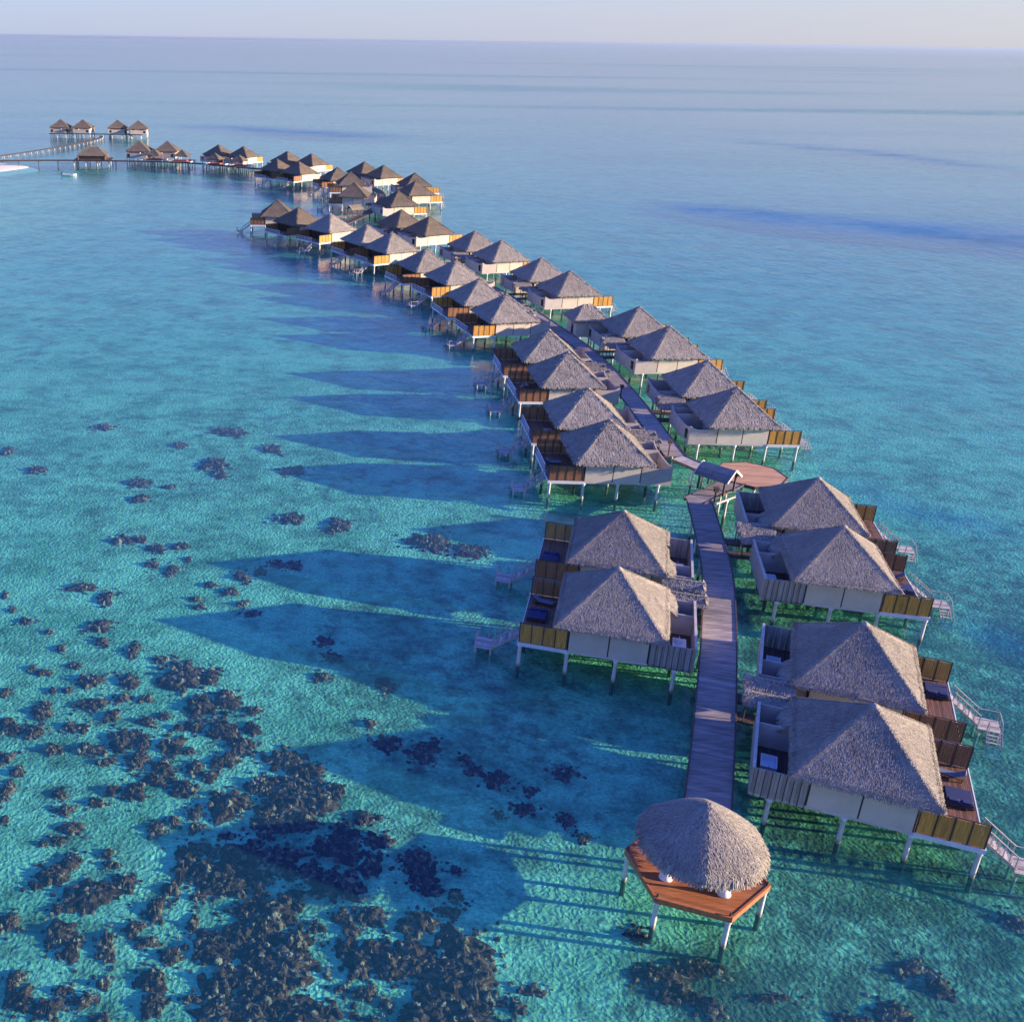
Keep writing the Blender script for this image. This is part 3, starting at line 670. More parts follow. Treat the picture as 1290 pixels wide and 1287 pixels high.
    la.bar((-12.18, c-0.95, 1.58), (-12.18, c+1.0, 1.58), 0.05, 0.06, 0.6); la.bar((-12.18, c-0.95, 1.58), (-10.55, c-0.95, 1.58), 0.05, 0.06, 0.6)
    put('ladder', la, M['pale_wood'], so_)
    if style != 'near':
        rl = MB()
        for k in range(9):
            vv = -1.6+k*0.79; rl.box(-8.05, -7.98, vv-0.035, vv+0.035, HF, 3.62, 0.6)
        rl.box(-8.07, -7.96, -1.65, 4.80, 3.62, 3.70, 0.6); rl.box(-8.04, -7.99, -1.6, 4.75, 3.12, 3.18, 0.6)
        put('railing', rl, M['white'], root)
    return root

protos = {}
gold_screen_me = screen_mesh(-8.0, -3.7, 4, 41)[0]
shaded_brown_screen_me = screen_mesh(-8.0, -3.7, 4, 43, 'shaded_brown_screen')[0]
def villa(kind, front, side, x, y, deg, label, style, roof=None, stair=0.0):
    """side L: boardwalk on its right; side R: boardwalk on its left"""
    s = -1 if (front == (side == 'L')) else 1
    key = (s, style)
    if key not in protos:
        o = make_villa(s, style, label); protos[key] = o
    else:
        o = copy_tree(protos[key])
        o['label'] = label
    o.location = (x, y, 0); o.rotation_euler = (0, 0, R(deg) + (math.pi if side == 'R' else 0))
    for ch in o.children:
        if ch.name.startswith('roof') and roof is not None: ch.data = roof
        if ch.name.startswith('stairs'): ch.location.y = stair
        if ch.name.startswith('privacy_screen'):
            outer = ch.location.y*s > 0
            gold = side == 'R' and style != 'near' or outer and not (side == 'L' and (125 < y < 185 or style == 'far'))
            ch.data = gold_screen_me if gold else shaded_brown_screen_me  # golden copy for sunward screens, browner copy paints the shaded ones
    return o

V = [  # side, front of its pair, x, y, turn, style, stair shift, label
 ('L', 1, 29.2, 88.3, -17.4, 'near', 0, 'grey thatched villa nearest the camera on the left of the boardwalk, golden screen in front'),
 ('L', 0, 33.2, 101.5, -17.4, 'near', 0.6, 'grey thatched villa just behind the nearest left villa, its roof partly covered by it'),
 ('R', 0, 47.4, 78.6, -23.2, 'near', 0, 'large thatched villa right of the boardwalk, second from the camera, stairs winding down beside it'),
 ('R', 1, 42.3, 66.4, -23.2, 'near', 5.6, 'largest thatched villa, nearest the camera, right of the boardwalk beside the round pavilion'),
 ('R', 1, 54.7, 98.4, -13.8, 'near', 0, 'third thatched villa from the camera right of the boardwalk, grey slatted bathroom wall'),
 ('R', 0, 57.8, 111.5, -13.8, 'near', 0, 'thatched villa right of the boardwalk, directly in front of the octagonal wooden deck'),
 ('L', 1, 39.2, 130.7, -1.7, 'mid', 0, 'thatched villa at the near end of the second left row, long cream wall'),
 ('L', 0, 39.7, 144.4, -1.7, 'mid', 0, 'second thatched villa of the second left row, brown deck on its left'),
 ('L', 1, 41.0, 163.4, 0.9, 'mid', 0, 'third thatched villa of the second left row, pale table on its deck'),
 ('L', 0, 40.9, 177.4, 0.9, 'mid', 0, 'fourth thatched villa of the second left row, roof tip beside the boardwalk'),
 ('R', 1, 61.1, 145.6, -1.6, 'mid', 0, 'thatched villa just beyond the octagonal deck, cream wall and golden deck screen facing front'),
 ('R', 0, 61.7, 159.5, -1.6, 'mid', 0, 'thatched villa behind the one beyond the octagonal deck, right of the boardwalk'),
 ('R', 1, 62.4, 180.9, 6.2, 'mid', 0, 'thatched villa third beyond the octagonal deck on the right, bright cream side wall'),
 ('R', 0, 61.2, 195.3, 6.2, 'mid', 0, 'thatched villa on the right row directly in front of the small reception hut'),
 ('L', 1, 38.2, 204.6, 12, 'mid', 0, 'thatched villa across the boardwalk from the small reception hut, open dark deck at left'),
 ('L', 0, 35.1, 218.9, 12, 'mid', 0, 'thatched villa paired behind the one across from the small reception hut'),
 ('L', 1, 32.8, 238.9, 20.3, 'mid', 0, 'left row thatched villa with a small golden screen, sixth before the far left end'),
 ('L', 0, 27.5, 252.2, 20.3, 'mid', 0, 'left row thatched villa behind the sixth from the far end'),
 ('L', 1, 21.1, 275.2, 28, 'mid', 0, 'left row thatched villa with pinkish roof and orange screen, fifth before the far end'),
 ('L', 0, 15.4, 286.0, 28, 'mid', 0, 'left row thatched villa with pinkish roof behind the one with the orange screen'),
 ('L', 1, 6.1, 304.9, 39, 'mid', 0, 'third thatched villa from the far end of the left row, lit pink roof face'),
 ('L', 0, -3.0, 315.9, 39, 'far', 0, 'brown roofed villa second from the far end of the left row'),
 ('L', 1, -9.4, 330.7, 0, 'far', 0, 'brown roofed villa at the far left tip of the left row, turned to the camera'),
 ('R', 1, 55.8, 228.3, 12.4, 'mid', 0, 'right row thatched villa directly behind the small reception hut'),
 ('R', 0, 52.6, 242.9, 12.4, 'mid', 0, 'right row thatched villa second behind the small reception hut'),
 ('R', 1, 47.3, 265.4, 18.7, 'mid', 0, 'right row thatched villa with bright cream wall, third behind the small reception hut'),
 ('R', 0, 42.7, 279.0, 18.7, 'mid', 0, 'right row thatched villa fourth behind the small reception hut'),
 ('R', 1, 33.3, 302.2, 29, 'far', 0, 'brown roofed villa with bright white end wall at the bend of the right row'),
 ('R', 0, 26.5, 314.3, 29, 'far', 0, 'brown roofed villa behind the one with the bright white wall at the bend'),
 ('R', 1, 28.8, 356.1, 20, 'far', 0, 'brown roofed villa with large dark left roof face behind the gap in the rows'),
 ('R', 0, 36.9, 383.3, 20, 'far', 0, 'middle brown roofed villa of the three at the far right bend'),
 ('R', 0, 38.6, 407.2, 14, 'far', 0, 'farthest brown roofed villa of the three at the far right bend'),
 ('R', 1, 28.7, 432.3, 31, 'far', 0, 'brown roofed villa with white wall behind the big bend, right one of two'),
 ('R', 0, 21.8, 443.6, 31, 'far', 0, 'brown roofed villa behind the big bend, left one of two'),
 ('L', 1, 15.4, 376.5, -8, 'far', 0, 'brown roofed villa facing the camera squarely behind the white railed bridge'),
 ('L', 1, 15.2, 407.4, 4, 'far', 0, 'brown roofed villa just behind the one facing the camera squarely'),
 ('L', 0, 10.6, 422.2, 20, 'far', 0, 'brown roofed villa left of the two facing the camera, its deck over blue water'),
 ('R', 1, 0.8, 473.7, 46, 'far', 0, 'right one of the pair of far villas with a bright cream side wall'),
 ('R', 0, -9.6, 482.7, 46, 'far', 0, 'far villa with the tall brown roof rising behind two left row roofs'),
 ('L', 1, -4.0, 440.9, 46, 'far', 0, 'far left row villa with lit brown roof before the cream walled one'),
 ('L', 0, -12.9, 450.1, 46, 'far', 0, 'far left row villa with a small lit triangle on its roof'),
 ('R', 1, -29.7, 502.0, 58, 'far', 0, 'far villa with cream side wall behind a small deck pavilion, right of its pair'),
 ('R', 0, -41.3, 508.5, 58, 'far', 0, 'far villa with dark front behind a small deck pavilion, left of its pair'),
 ('R', 1, -66.4, 523.4, 86, 'far', 0, 'far villa right of the large waterside pavilion, second from it'),
 ('R', 0, -79.1, 521.5, 86, 'far', 0, 'far villa next to the large waterside pavilion on its right'),
 ('R', 1, -99.0, 651.9, 95, 'far', 0, 'rightmost of the four farthest villas, its pale side wall lit by the sun'),
 ('R', 0, -111.4, 654.7, 95, 'far', 0, 'second from the right of the four farthest villas'),
 ('R', 1, -131.4, 654.1, 90, 'far', 0, 'second from the left of the four farthest villas, beside the white legged jetty'),
 ('R', 0, -144.3, 654.2, 90, 'far', 0, 'leftmost of the four farthest villas'),
]
for k, (side, front, x, y, deg, style, stair, label) in enumerate(V):
    villa('v', bool(front), side, x, y, deg, label, style, roof_near[k % 3] if style == 'near' else None, stair)

# ------------------------------------------------------------------ boardwalks
def catmull(pts, step):
    P = [Vector((p[0], p[1])) for p in pts]; P = [2*P[0]-P[1]] + P + [2*P[-1]-P[-2]]; out = []
    for i in range(1, len(P)-2):
        n = max(2, int((P[i+1]-P[i]).length/step))
        for k in range(n):
            t = k/n; a, b_, c, d = P[i-1], P[i], P[i+1], P[i+2]
            out.append(0.5*((2*b_)+(-a+c)*t+(2*a-5*b_+4*c-d)*t*t+(-a+3*b_-3*c+d)*t**3))
    out.append(P[-2]); return out

def boardwalk(pts, width, label, plank=0.24, z=2.75, legs=5.0, mat='grey_wood', rail=None, zleg=-1.8, curb=True, straight=False, leg_mat='column'):
    random.seed(int(pts[0][0]*7+pts[0][1]))
    path = catmull(pts, plank) if not straight else [Vector(pts[0][:2]).lerp(Vector(pts[-1][:2]), k/max(1, int((Vector(pts[-1][:2])-Vector(pts[0][:2])).length/plank))) for k in range(int((Vector(pts[-1][:2])-Vector(pts[0][:2])).length/plank)+1)]
    root = thing('boardwalk', (path[0].x, path[0].y, 0), 0, label, 'boardwalk', 'wooden boardwalks')
    ox, oy = path[0]
    W = (lambda q: width) if not callable(width) else width
    mb = MB(); st = MB(); cbs = (MB(), MB())
    drift = 0.5
    for i in range(len(path)-1):
        a, c = path[i], path[i+1]; d = (c-a).normalized(); nrm = Vector((-d.y, d.x)); w = W(i/len(path))/2
        drift = min(0.85, max(0.15, drift+random.uniform(-0.12, 0.12)))
        tone = min(1, max(0, drift + random.gauss(0, 0.16))); dz = random.uniform(-0.006, 0.006)
        e = random.uniform(-0.03, 0.03)
        ct = c - d*0.018
        q = [a-nrm*(w+e), ct-nrm*(w+e), ct+nrm*(w+e), a+nrm*(w+e)]
        mb.add([(p.x-ox, p.y-oy, zz) for zz in (z-0.06+dz, z+dz) for p in q], [(3, 2, 1, 0), (4, 5, 6, 7), (0, 1, 5, 4), (1, 2, 6, 5), (2, 3, 7, 6), (3, 0, 4, 7)], tone)
    run = 0.0; legp = []
    stepi = max(1, int(1.2/plank))
    idx = list(range(0, len(path)-1, stepi)) + [len(path)-1]
    for i0, i1 in zip(idx[:-1], idx[1:]):
        a, c = path[i0], path[i1]; d = (c-a).normalized(); nrm = Vector((-d.y, d.x)); w = W(i0/len(path))/2
        for off in (-w+0.25, 0.0, w-0.25):
            p0 = a+nrm*off; p1 = c+nrm*off; st.bar((p0.x-ox, p0.y-oy, z-0.20), (p1.x-ox, p1.y-oy, z-0.20), 0.12, 0.26, 0.4)
        if curb:
            for cb, off in zip(cbs, (-w+0.07, w-0.07)):
                p0 = a+nrm*off; p1 = c+nrm*off; cb.bar((p0.x-ox, p0.y-oy, z+0.045), (p1.x-ox, p1.y-oy, z+0.045), 0.12, 0.075, 0.4)
        run += (c-a).length
        if run > legs: run = 0; legp += [a+nrm*(-w+0.3), a+nrm*(w-0.3)]
    put('planks', mb, M[mat], root); put('stringer', st, M['dark_wood'], root)
    if curb:
        for cb in cbs: put('curb', cb, M['dark_wood'], root)
    lm = MB(); lm.lathe([(0.15, zleg), (0.14, 0), (0.14, z-0.34)], (0, 0), 8, 0.5); lm = lm.mesh('leg', M[leg_mat], True)
    for p in legp[:96]: link('leg', lm, root, (p.x-ox, p.y-oy, 0))
    return root

boardwalk([(29.2, 61.5), (30.4, 64.3), (34.4, 74.5), (39.3, 87.6), (43.5, 100.0), (45.9, 109.5), (47.9, 118.5), (48.3, 120.6)], lambda q: 3.45-0.35*q,
          'curved grey plank boardwalk leading from the round pavilion up between the nearest villas', 0.23)
boardwalk([(47.4, 119.9), (55.2, 126.6)], 2.7, 'short grey plank walk joining the curved boardwalk to the octagonal deck', 0.23, z=2.738, straight=True)
boardwalk([(54.3, 127.6), (50.3, 134.9)], 2.7, 'short sunlit pale plank walk under the gabled gate roof', 0.23, mat='pale_wood', z=2.726, straight=True)  # paler boards put the sunlight on this stretch into the colour
boardwalk([(50.1, 135.2), (50.4, 144), (50.9, 154), (51.2, 165), (51.2, 178), (50.5, 190), (48.6, 204), (45.9, 220), (42.2, 238), (37, 256), (31.3, 272), (25, 287), (18, 302), (9, 317), (0, 328)], 3.1,
          'long grey plank boardwalk running between the two rows of villas', 0.26, legs=6.0)
boardwalk([(7, 322), (18, 350), (25, 380), (25.5, 408), (18, 432), (6, 450), (-12, 468), (-34, 484), (-58, 497), (-84, 500), (-112, 499), (-140, 493)], 2.6,
          'far plank boardwalk curving past the distant villas to the beach', 0.6, legs=8.0, mat='dark_wood', zleg=-3, leg_mat='dark_wood')
boardwalk([(-150, 512), (-137, 545), (-127, 575), (-120, 603), (-117, 628), (-119, 641)], 1.8,
          'distant jetty on white legs leading to the four farthest villas', 0.7, legs=5.0, mat='dark_wood', zleg=-3, z=1.75)
boardwalk([(-148, 640), (-119, 641), (-95, 639)], 2.4, 'straight walkway in front of the four farthest villas', 0.7, legs=5.0, mat='dark_wood', zleg=-3)
boardwalk([(-4, 333), (6, 342), (16, 349)], 2.6, 'white legged bridge between the end of the left row and the far villas', 0.5, legs=4.0, mat='grey_wood', zleg=-3)

# ------------------------------------------------------------------ round thatched pavilion on a hexagonal deck
cx, cy = 26.9, 56.55
root = thing('thatched_pavilion', (cx, cy, 0), 0, 'round thatched pavilion on a red wood hexagonal deck at the near end of the boardwalk', 'pavilion')
hexp = [(4.65*math.cos(R(-140.7+60*k)), 4.65*math.sin(R(-140.7+60*k))) for k in range(6)]
random.seed(2)
mb = MB(); d_ang = R(-20.7+0); 
# boards clipped to the hexagon, running along one side
ca, sa = math.cos(R(-20.7)), math.sin(R(-20.7))
def clip(poly, axis_pt, nx, ny):
    o_ = []
    for i in range(len(poly)):
        a, c = poly[i], poly[(i+1) % len(poly)]
        da = (a[0]-axis_pt[0])*nx+(a[1]-axis_pt[1])*ny; dc = (c[0]-axis_pt[0])*nx+(c[1]-axis_pt[1])*ny
        if da >= 0: o_.append(a)
        if da*dc < 0: t = da/(da-dc); o_.append((a[0]+(c[0]-a[0])*t, a[1]+(c[1]-a[1])*t))
    return o_
def plank_poly(mb, poly, ang, w, z0, z1):
    nx, ny = -math.sin(ang), math.cos(ang); q = -6.0
    while q < 6.0:
        s_ = clip(poly, (nx*q, ny*q), nx, ny); s_ = clip(s_, (nx*(q+w-0.012), ny*(q+w-0.012)), -nx, -ny) if len(s_) > 2 else s_
        if len(s_) > 2: mb.prism(s_, z0, z1, random.uniform(0.2, 0.8))
        q += w
plank_poly(mb, [(x*0.985, y*0.985) for x, y in hexp], R(-20.7-0), 0.16, 2.68, 2.75)
put('deck', mb, M['red_wood'], root)
mb = MB()
for k in range(6):
    a, c = hexp[k], hexp[(k+1) % 6]; mb.bar((a[0], a[1], 2.60), (c[0], c[1], 2.60), 0.14, 0.42, 0.6)
put('edge_beam', mb, M['red_wood'], root)
mb = MB()
for k in range(6):
    for q in (0, 0.9): 
        a, c = hexp[k], hexp[(k+3) % 6]; mb.bar((a[0]*0.97, a[1]*0.97, 2.50), (c[0]*0.02, c[1]*0.02, 2.50), 0.14, 0.24, 0.4)
put('joist', mb, M['dark_wood'], root)
for k in range(6):
    x, y = hexp[k]; link('leg', LEG, root, (x*0.95, y*0.95, -0.02))
mb = MB()
for k in range(6):
    x, y = hexp[k]; mb.tube((x*0.965, y*0.965, 2.76), (x*0.965, y*0.965, 3.02), 0.09, 0.07, 8)
put('corner_post', mb, M['dark_wood'], root)  # short dark posts at the deck corners, no lamps
# cone of thatch
random.seed(77)
mb = MB(); RR_, ZE, ZA = 4.12, 4.92, 7.95; n = 48; P = []; F = []
prof = [(1.0, 0.0), (0.96, 0.10), (0.75, 0.36), (0.5, 0.62), (0.25, 0.85), (0.06, 0.985), (0.0, 1.0)]
def cone_z(r, t):
    """height of the thatch: six flat sides with hips, cut to a round eave"""
    dlt = ((t-R(-105)) % R(60)) - R(30)
    q = min(1.0, r*(0.5+0.5*math.cos(dlt)/0.955))
    return ZE+(ZA-ZE)*float(np.interp(q, [p[0] for p in prof[::-1]], [p[1] for p in prof[::-1]]))
for r in (1.0, 0.97, 0.85, 0.7, 0.5, 0.25, 0.06, 0.0):
    for i in range(n):
        t = 2*math.pi*i/n; wob = 1+0.012*math.sin(5*t)+random.uniform(-0.006, 0.006)
        P.append((RR_*r*wob*math.cos(t), RR_*r*wob*math.sin(t), cone_z(r, t)))
for k in range(7):
    for i in range(n): F.append((k*n+i, k*n+(i+1) % n, (k+1)*n+(i+1) % n, (k+1)*n+i))
mb.add(P, F, 0.45)
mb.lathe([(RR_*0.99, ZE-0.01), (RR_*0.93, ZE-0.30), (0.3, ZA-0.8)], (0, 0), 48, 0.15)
for _ in range(12000):
    t = random.uniform(0, 2*math.pi); r = math.sqrt(random.random())
    p = Vector((RR_*r*math.cos(t), RR_*r*math.sin(t), cone_z(r, t)))
    fc = R(-105)+R(60)*math.floor((t-R(-105))/R(60))+R(30); fa = t+0.6*((fc-t+math.pi) % (2*math.pi)-math.pi)
    e = Vector((math.cos(fa), math.sin(fa), 0)); sl = 0.64 if r < 0.95 else 1.6
    dn = (e - Vector((0, 0, sl))).normalized(); nr = (e*sl + Vector((0, 0, 1))).normalized()
    blades(mb, lambda: p, 1, dn, nr, 0.22, 0.55, 0.06, 0.06, jit=0.22)
for _ in range(1500):
    t = random.uniform(0, 2*math.pi); e = Vector((math.cos(t), math.sin(t), 0))
    p = e*RR_*random.uniform(0.97, 1.01) + Vector((0, 0, ZE+random.uniform(-0.12, 0.15)))
    blades(mb, lambda: p, 1, (e*0.5-Vector((0, 0, 0.87))).normalized(), e, 0.3, 0.75, 0.075, 0.12, jit=0.3)
put('roof', mb, M['thatch'], root)
for x, y in ((-2.4, -1.05), (1.0, -2.45), (2.4, 1.05), (-1.0, 2.45)):
    mb = MB(); mb.tube((0, 0, 2.76), (0, 0, 5.9), 0.11, 0.10, 8); po = put('post', mb, M['red_wood'], root, loc=(x, y, 0))
    mb = MB(); mb.lathe([(0.46, 2.752), (0.44, 2.86), (0.24, 3.18), (0.14, 3.45)], (0, 0), 16); put('post_base', mb, M['white'], po, True)

# ------------------------------------------------------------------ octagonal deck
cx, cy = 57.9, 129.0
root = thing('octagonal_deck', (cx, cy, 0), 0, 'empty octagonal orange brown wooden deck on legs beside the gate roof', 'deck platform')
octp = [(4.55*math.cos(R(22.5+8+45*k)), 4.55*math.sin(R(22.5+8+45*k))) for k in range(8)]
mb = MB(); plank_poly(mb, [(x*0.98, y*0.98) for x, y in octp], R(-8), 0.16, 2.70, 2.77); put('deck', mb, M['salmon_wood'], root)
mb = MB()
for k in range(8):
    a, c = octp[k], octp[(k+1) % 8]; mb.bar((a[0], a[1], 2.60), (c[0], c[1], 2.60), 0.14, 0.42, 0.5)
put('edge_beam', mb, M['dark_wood'], root)
for k in range(8): link('leg', LEG, root, (octp[k][0]*0.94, octp[k][1]*0.94, -0.02))

# ------------------------------------------------------------------ gabled gate roofs
def gate(x, y, rz, label, L=4.4, hw=1.75, mat='shingle', ze=4.75, zr=6.0):
    root = thing('gate_shelter', (x, y, 0), rz, label, 'gate shelter', None)
    for sgn in (-1, 1):
        mb = MB(); nst = 7
        for k in range(nst):
            k0, k1 = k/nst, (k+1)/nst
            p = lambda kk, u, dz: (u, sgn*hw*kk, zr+(ze-zr)*kk+dz)
            mb.add([p(k0, -L/2, 0.02), p(k0, L/2, 0.02), p(k1+0.02, L/2, 0.07), p(k1+0.02, -L/2, 0.07), p(k0, -L/2, -0.10), p(k0, L/2, -0.10), p(k1+0.02, L/2, -0.05), p(k1+0.02, -L/2, -0.05)],
                   [(0, 1, 2, 3), (7, 6, 5, 4), (0, 4, 5, 1), (1, 5, 6, 2), (2, 6, 7, 3), (3, 7, 4, 0)], random.random())
        put('roof_slope', mb, M[mat], root)
    mb = MB()
    for u in (-L/2-0.04, L/2+0.04):
        for sgn in (-1, 1): mb.bar((u, 0, zr+0.04), (u, sgn*(hw+0.05), ze+0.03), 0.07, 0.26, 0.6)
    put('barge_board', mb, M['beam'], root)
    for u in (-L/2+0.5, L/2-0.5):
        for sgn in (-1, 1):
            mb = MB(); mb.box(u-0.11, u+0.11, sgn*(hw-0.45)-0.11, sgn*(hw-0.45)+0.11, 2.77, ze+0.28, 0.4); put('post', mb, M['dark_wood'], root)
    mb = MB()
    for sgn in (-1, 1): mb.bar((-L/2+0.3, sgn*(hw-0.45), ze+0.16), (L/2-0.3, sgn*(hw-0.45), ze+0.16), 0.12, 0.2, 0.4)
    put('beam', mb, M['dark_wood'], root)
    return root
gate(51.4, 123.5, R(-48), 'small gate shelter with blue grey gable roof between the boardwalk and the octagonal deck')
gate(14.5, 347, R(35), 'distant gate shelter with thatched gable roof at the end of the white legged bridge', mat='brown_thatch')
# low rail beside the octagonal deck walk
root = thing('landing_rail', (51.4, 119.9, 0), R(36), 'pale horizontal rail on one leg beside the start of the short plank walk', 'rail')
mb = MB(); mb.bar((-2.4, 0, 2.9), (2.4, 0, 2.9), 0.16, 0.2, 0.7); put('rail', mb, M['pale_wood'], root)
link('leg', LEG, root, (0.2, 0, 0.38))

# ------------------------------------------------------------------ small reception hut
root = thing('reception_hut', (53.6, 202.5, 0), R(6), 'small cream walled hut with hipped thatch roof right of the long boardwalk', 'hut')
link('roof', hip_thatch('roof', 3.6, 3.3, 5.6, 8.1, M['thatch'], 40, 140, apex_len=1.8, w=0.11), root)
mb = MB()
for sgn in (-1, 1): mb.box(-2.7, 2.7, sgn*2.6-0.06, sgn*2.6+0.06, 2.67, 5.45); mb.box(sgn*2.7-0.06, sgn*2.7+0.06, -2.53, 2.53, 2.67, 5.45)
put('wall', mb, M['plaster'], root)
mb = MB(); mb.box(-2.80, -2.765, -1.0, 0.2, 2.7, 4.7); put('door', mb, M['glass'], root)
mb = MB(); mb.box(-3.6, 2.9, -2.8, 2.8, 2.44, 2.665); put('floor', mb, M['beam'], root)
for u in (-2.5, 0, 2.5):
    for w_ in (-2.5, 2.5): link('leg', LEG, root, (u, w_, 0))

# ------------------------------------------------------------------ deck pavilions and the large waterside pavilion
def deck_pavilion(x, y, rz, a, bb, he, ha, label, big=False):
    root = thing('open_pavilion', (x, y, 0), rz, label, 'pavilion', 'open pavilions beside the distant villas')
    link('roof', hip_thatch('roof', a, bb, he, ha, M['brown_thatch'], 22, int(x*3+y) % 1000, w=0.14, apex_len=(a*0.7 if big else 0)), root)
    mb = MB()
    for k in range(int((2*a+3)/0.4)): mb.box(-a-1.5+k*0.4, -a-1.5+(k+1)*0.4-0.02, -bb-1.5, bb+1.5, 2.5, 2.6, random.random())
    put('deck', mb, M['red_wood'] if not big else M['dark_wood'], root)
    mb = MB()
    for sgn in (-1, 1): mb.box(-a-1.55, a+1.55, sgn*(bb+1.55)-0.08, sgn*(bb+1.55)+0.08, 2.3, 2.75); mb.box(sgn*(a+1.6)-0.08, sgn*(a+1.6)+0.08, -bb-1.45, bb+1.45, 2.3, 2.75)
    put('edge_beam', mb, M['white'] if not big else M['dark_wood'], root)
    for u in (-a+0.5, a-0.5):
        for w_ in (-bb+0.5, bb-0.5):
            mb = MB(); mb.tube((u, w_, 2.6), (u, w_, he), 0.14); put('post', mb, M['red_wood'], root)
    mb = MB(); mb.box(-a+0.8, a-0.8, -bb+0.8, bb-0.8, 2.6, 3.0 if not big else 4.2); put('seating' if not big else 'inner_wall', mb, M['red_cloth'] if not big else M['dark_wood'], root)
    k = 0
    for i in range(4):
        for j in (-1, 0, 1): link('leg', LEG, root, (-a-1.2+i*(2*a+2.4)/3, j*(bb+1.2), -0.15))
    return root
deck_pavilion(-30.5, 487, R(-20), 3.0, 3.0, 4.9, 7.2, 'small open pavilion on a railed deck before the far villa with cream wall')
deck_pavilion(-41.5, 493, R(-20), 3.0, 3.0, 4.9, 7.2, 'small open pavilion with lit roof on a railed deck left of its twin')
deck_pavilion(-57.5, 504.5, R(-10), 3.4, 3.2, 4.9, 7.4, 'open deck pavilion with pinkish roof, rightmost beside the large pavilion')
deck_pavilion(-70.5, 507.5, R(-10), 3.4, 3.2, 4.9, 7.4, 'open deck pavilion with pinkish roof before the villa beside the large pavilion')
deck_pavilion(-98.0, 506, R(2), 6.6, 5.0, 4.6, 8.0, 'large waterside pavilion with broad hipped roof on the far boardwalk', True)

# ------------------------------------------------------------------ boat
root = thing('small_boat', (-100.5, 465, 0), R(-8), 'small white boat moored in front of the large waterside pavilion', 'boat')
mb = MB(); P = []; F = []
secs = [(-3.2, 0.75, 0.62), (-2, 1.05, 0.6), (0, 1.15, 0.62), (1.8, 0.9, 0.75), (3.2, 0.08, 1.05)]
for u, w_, z in secs: P += [(u, -w_, z), (u, -w_*0.6, -0.3), (u, w_*0.6, -0.3), (u, w_, z), (u, w_*0.82, z-0.02), (u, w_*0.5, 0.1), (u, -w_*0.5, 0.1), (u, -w_*0.82, z-0.02)]
for k in range(4):
    for i in range(8): F.append((k*8+i, k*8+(i+1) % 8, (k+1)*8+(i+1) % 8, (k+1)*8+i))
F += [tuple(range(7, -1, -1)), tuple(range(32, 40))]
mb.add(P, F); put('hull', mb, M['boat'], root)
mb = MB()
for u in (-1.6, 0.2, 1.6): mb.box(u-0.2, u+0.2, -0.75, 0.75, 0.42, 0.48)
put('bench', mb, M['pale_wood'], root)
mb = MB(); mb.box(-3.65, -3.22, -0.18, 0.18, 0.1, 1.3); put('outboard_motor', mb, M['dark_wood'], root)

# ------------------------------------------------------------------ things on the decks and in the open bathrooms
def local(x, y, deg, side, u, v):
    t = R(deg) + (math.pi if side == 'R' else 0); c, s_ = math.cos(t), math.sin(t)
    return (x+c*u-s_*v, y+s_*u+c*v), t
def make_daybed(label):
    root = thing('daybed', (0, 0, 0), 0, label, 'daybed', 'daybeds on the villa decks')
    mb = MB(); mb.box(-0.95, 0.95, -1.05, 1.05, 0.12, 0.26, 0.4)
    put('frame', mb, M['dark_wood'], root)
    for a in (-0.8, 0.8):
        for c in (-0.9, 0.9): mb = MB(); mb.box(a-0.06, a+0.06, c-0.06, c+0.06, 0.0, 0.12); put('leg', mb, M['dark_wood'], root)
    mb = MB(); mb.box(-0.9, 0.9, -1.0, 1.0, 0.262, 0.44, 0.5); o = put('mattress', mb, M['navy'], root)
    bv = o.modifiers.new('b', 'BEVEL'); bv.width = 0.05; bv.segments = 2
    for a in (-0.45, 0.45):
        mb = MB(); mb.box(a-0.36, a+0.36, 0.55, 0.95, 0.442, 0.58); o = put('pillow', mb, M['navy'], root); bv = o.modifiers.new('b', 'BEVEL'); bv.width = 0.06; bv.segments = 2
    return root
def make_lounger(label):
    root = thing('sun_lounger', (0, 0, 0), 0, label, 'sun lounger', 'sun loungers on the villa decks')
    mb = MB(); mb.box(-0.36, 0.36, -1.0, 1.0, 0.24, 0.30); put('frame', mb, M['dark_wood'], root)
    for a in (-0.3, 0.3):
        for c in (-0.85, 0.85): mb = MB(); mb.box(a-0.04, a+0.04, c-0.04, c+0.04, 0.0, 0.24); put('leg', mb, M['dark_wood'], root)
    mb = MB(); mb.box(-0.33, 0.33, -0.98, 0.35, 0.302, 0.38); put('cushion', mb, M['grey_cloth'], root)
    mb = MB(); mb.bar((0, 0.38, 0.34), (0, 1.0, 0.78), 0.66, 0.08); put('backrest', mb, M['grey_cloth'], root)
    return root
def make_tub(label):
    root = thing('bathtub', (0, 0, 0), 0, label, 'bathtub', 'bathtubs in the open bathrooms')
    mb = MB(); a, c = 0.85, 0.60
    P = []
    for (da, dc, z) in ((0.9*a, 0.9*c, 0.0), (a, c, 0.62), (a-0.08, c-0.08, 0.62), (a-0.14, c-0.14, 0.16)):
        P += [(-da, -dc, z), (da, -dc, z), (da, dc, z), (-da, dc, z)]
    F = [(3, 2, 1, 0), (12, 13, 14, 15)]
    for k in range(3):
        for i in range(4): F.append((k*4+i, k*4+(i+1) % 4, (k+1)*4+(i+1) % 4, (k+1)*4+i))
    mb.add(P, F); o = put('tub', mb, M['enamel'], root)
    mb = MB(); mb.tube((0.9, 0, 0), (0.9, 0, 0.85), 0.025); mb.tube((0.9, 0, 0.85), (0.66, 0, 0.82), 0.02); put('tap', mb, M['white'], root)
    return root
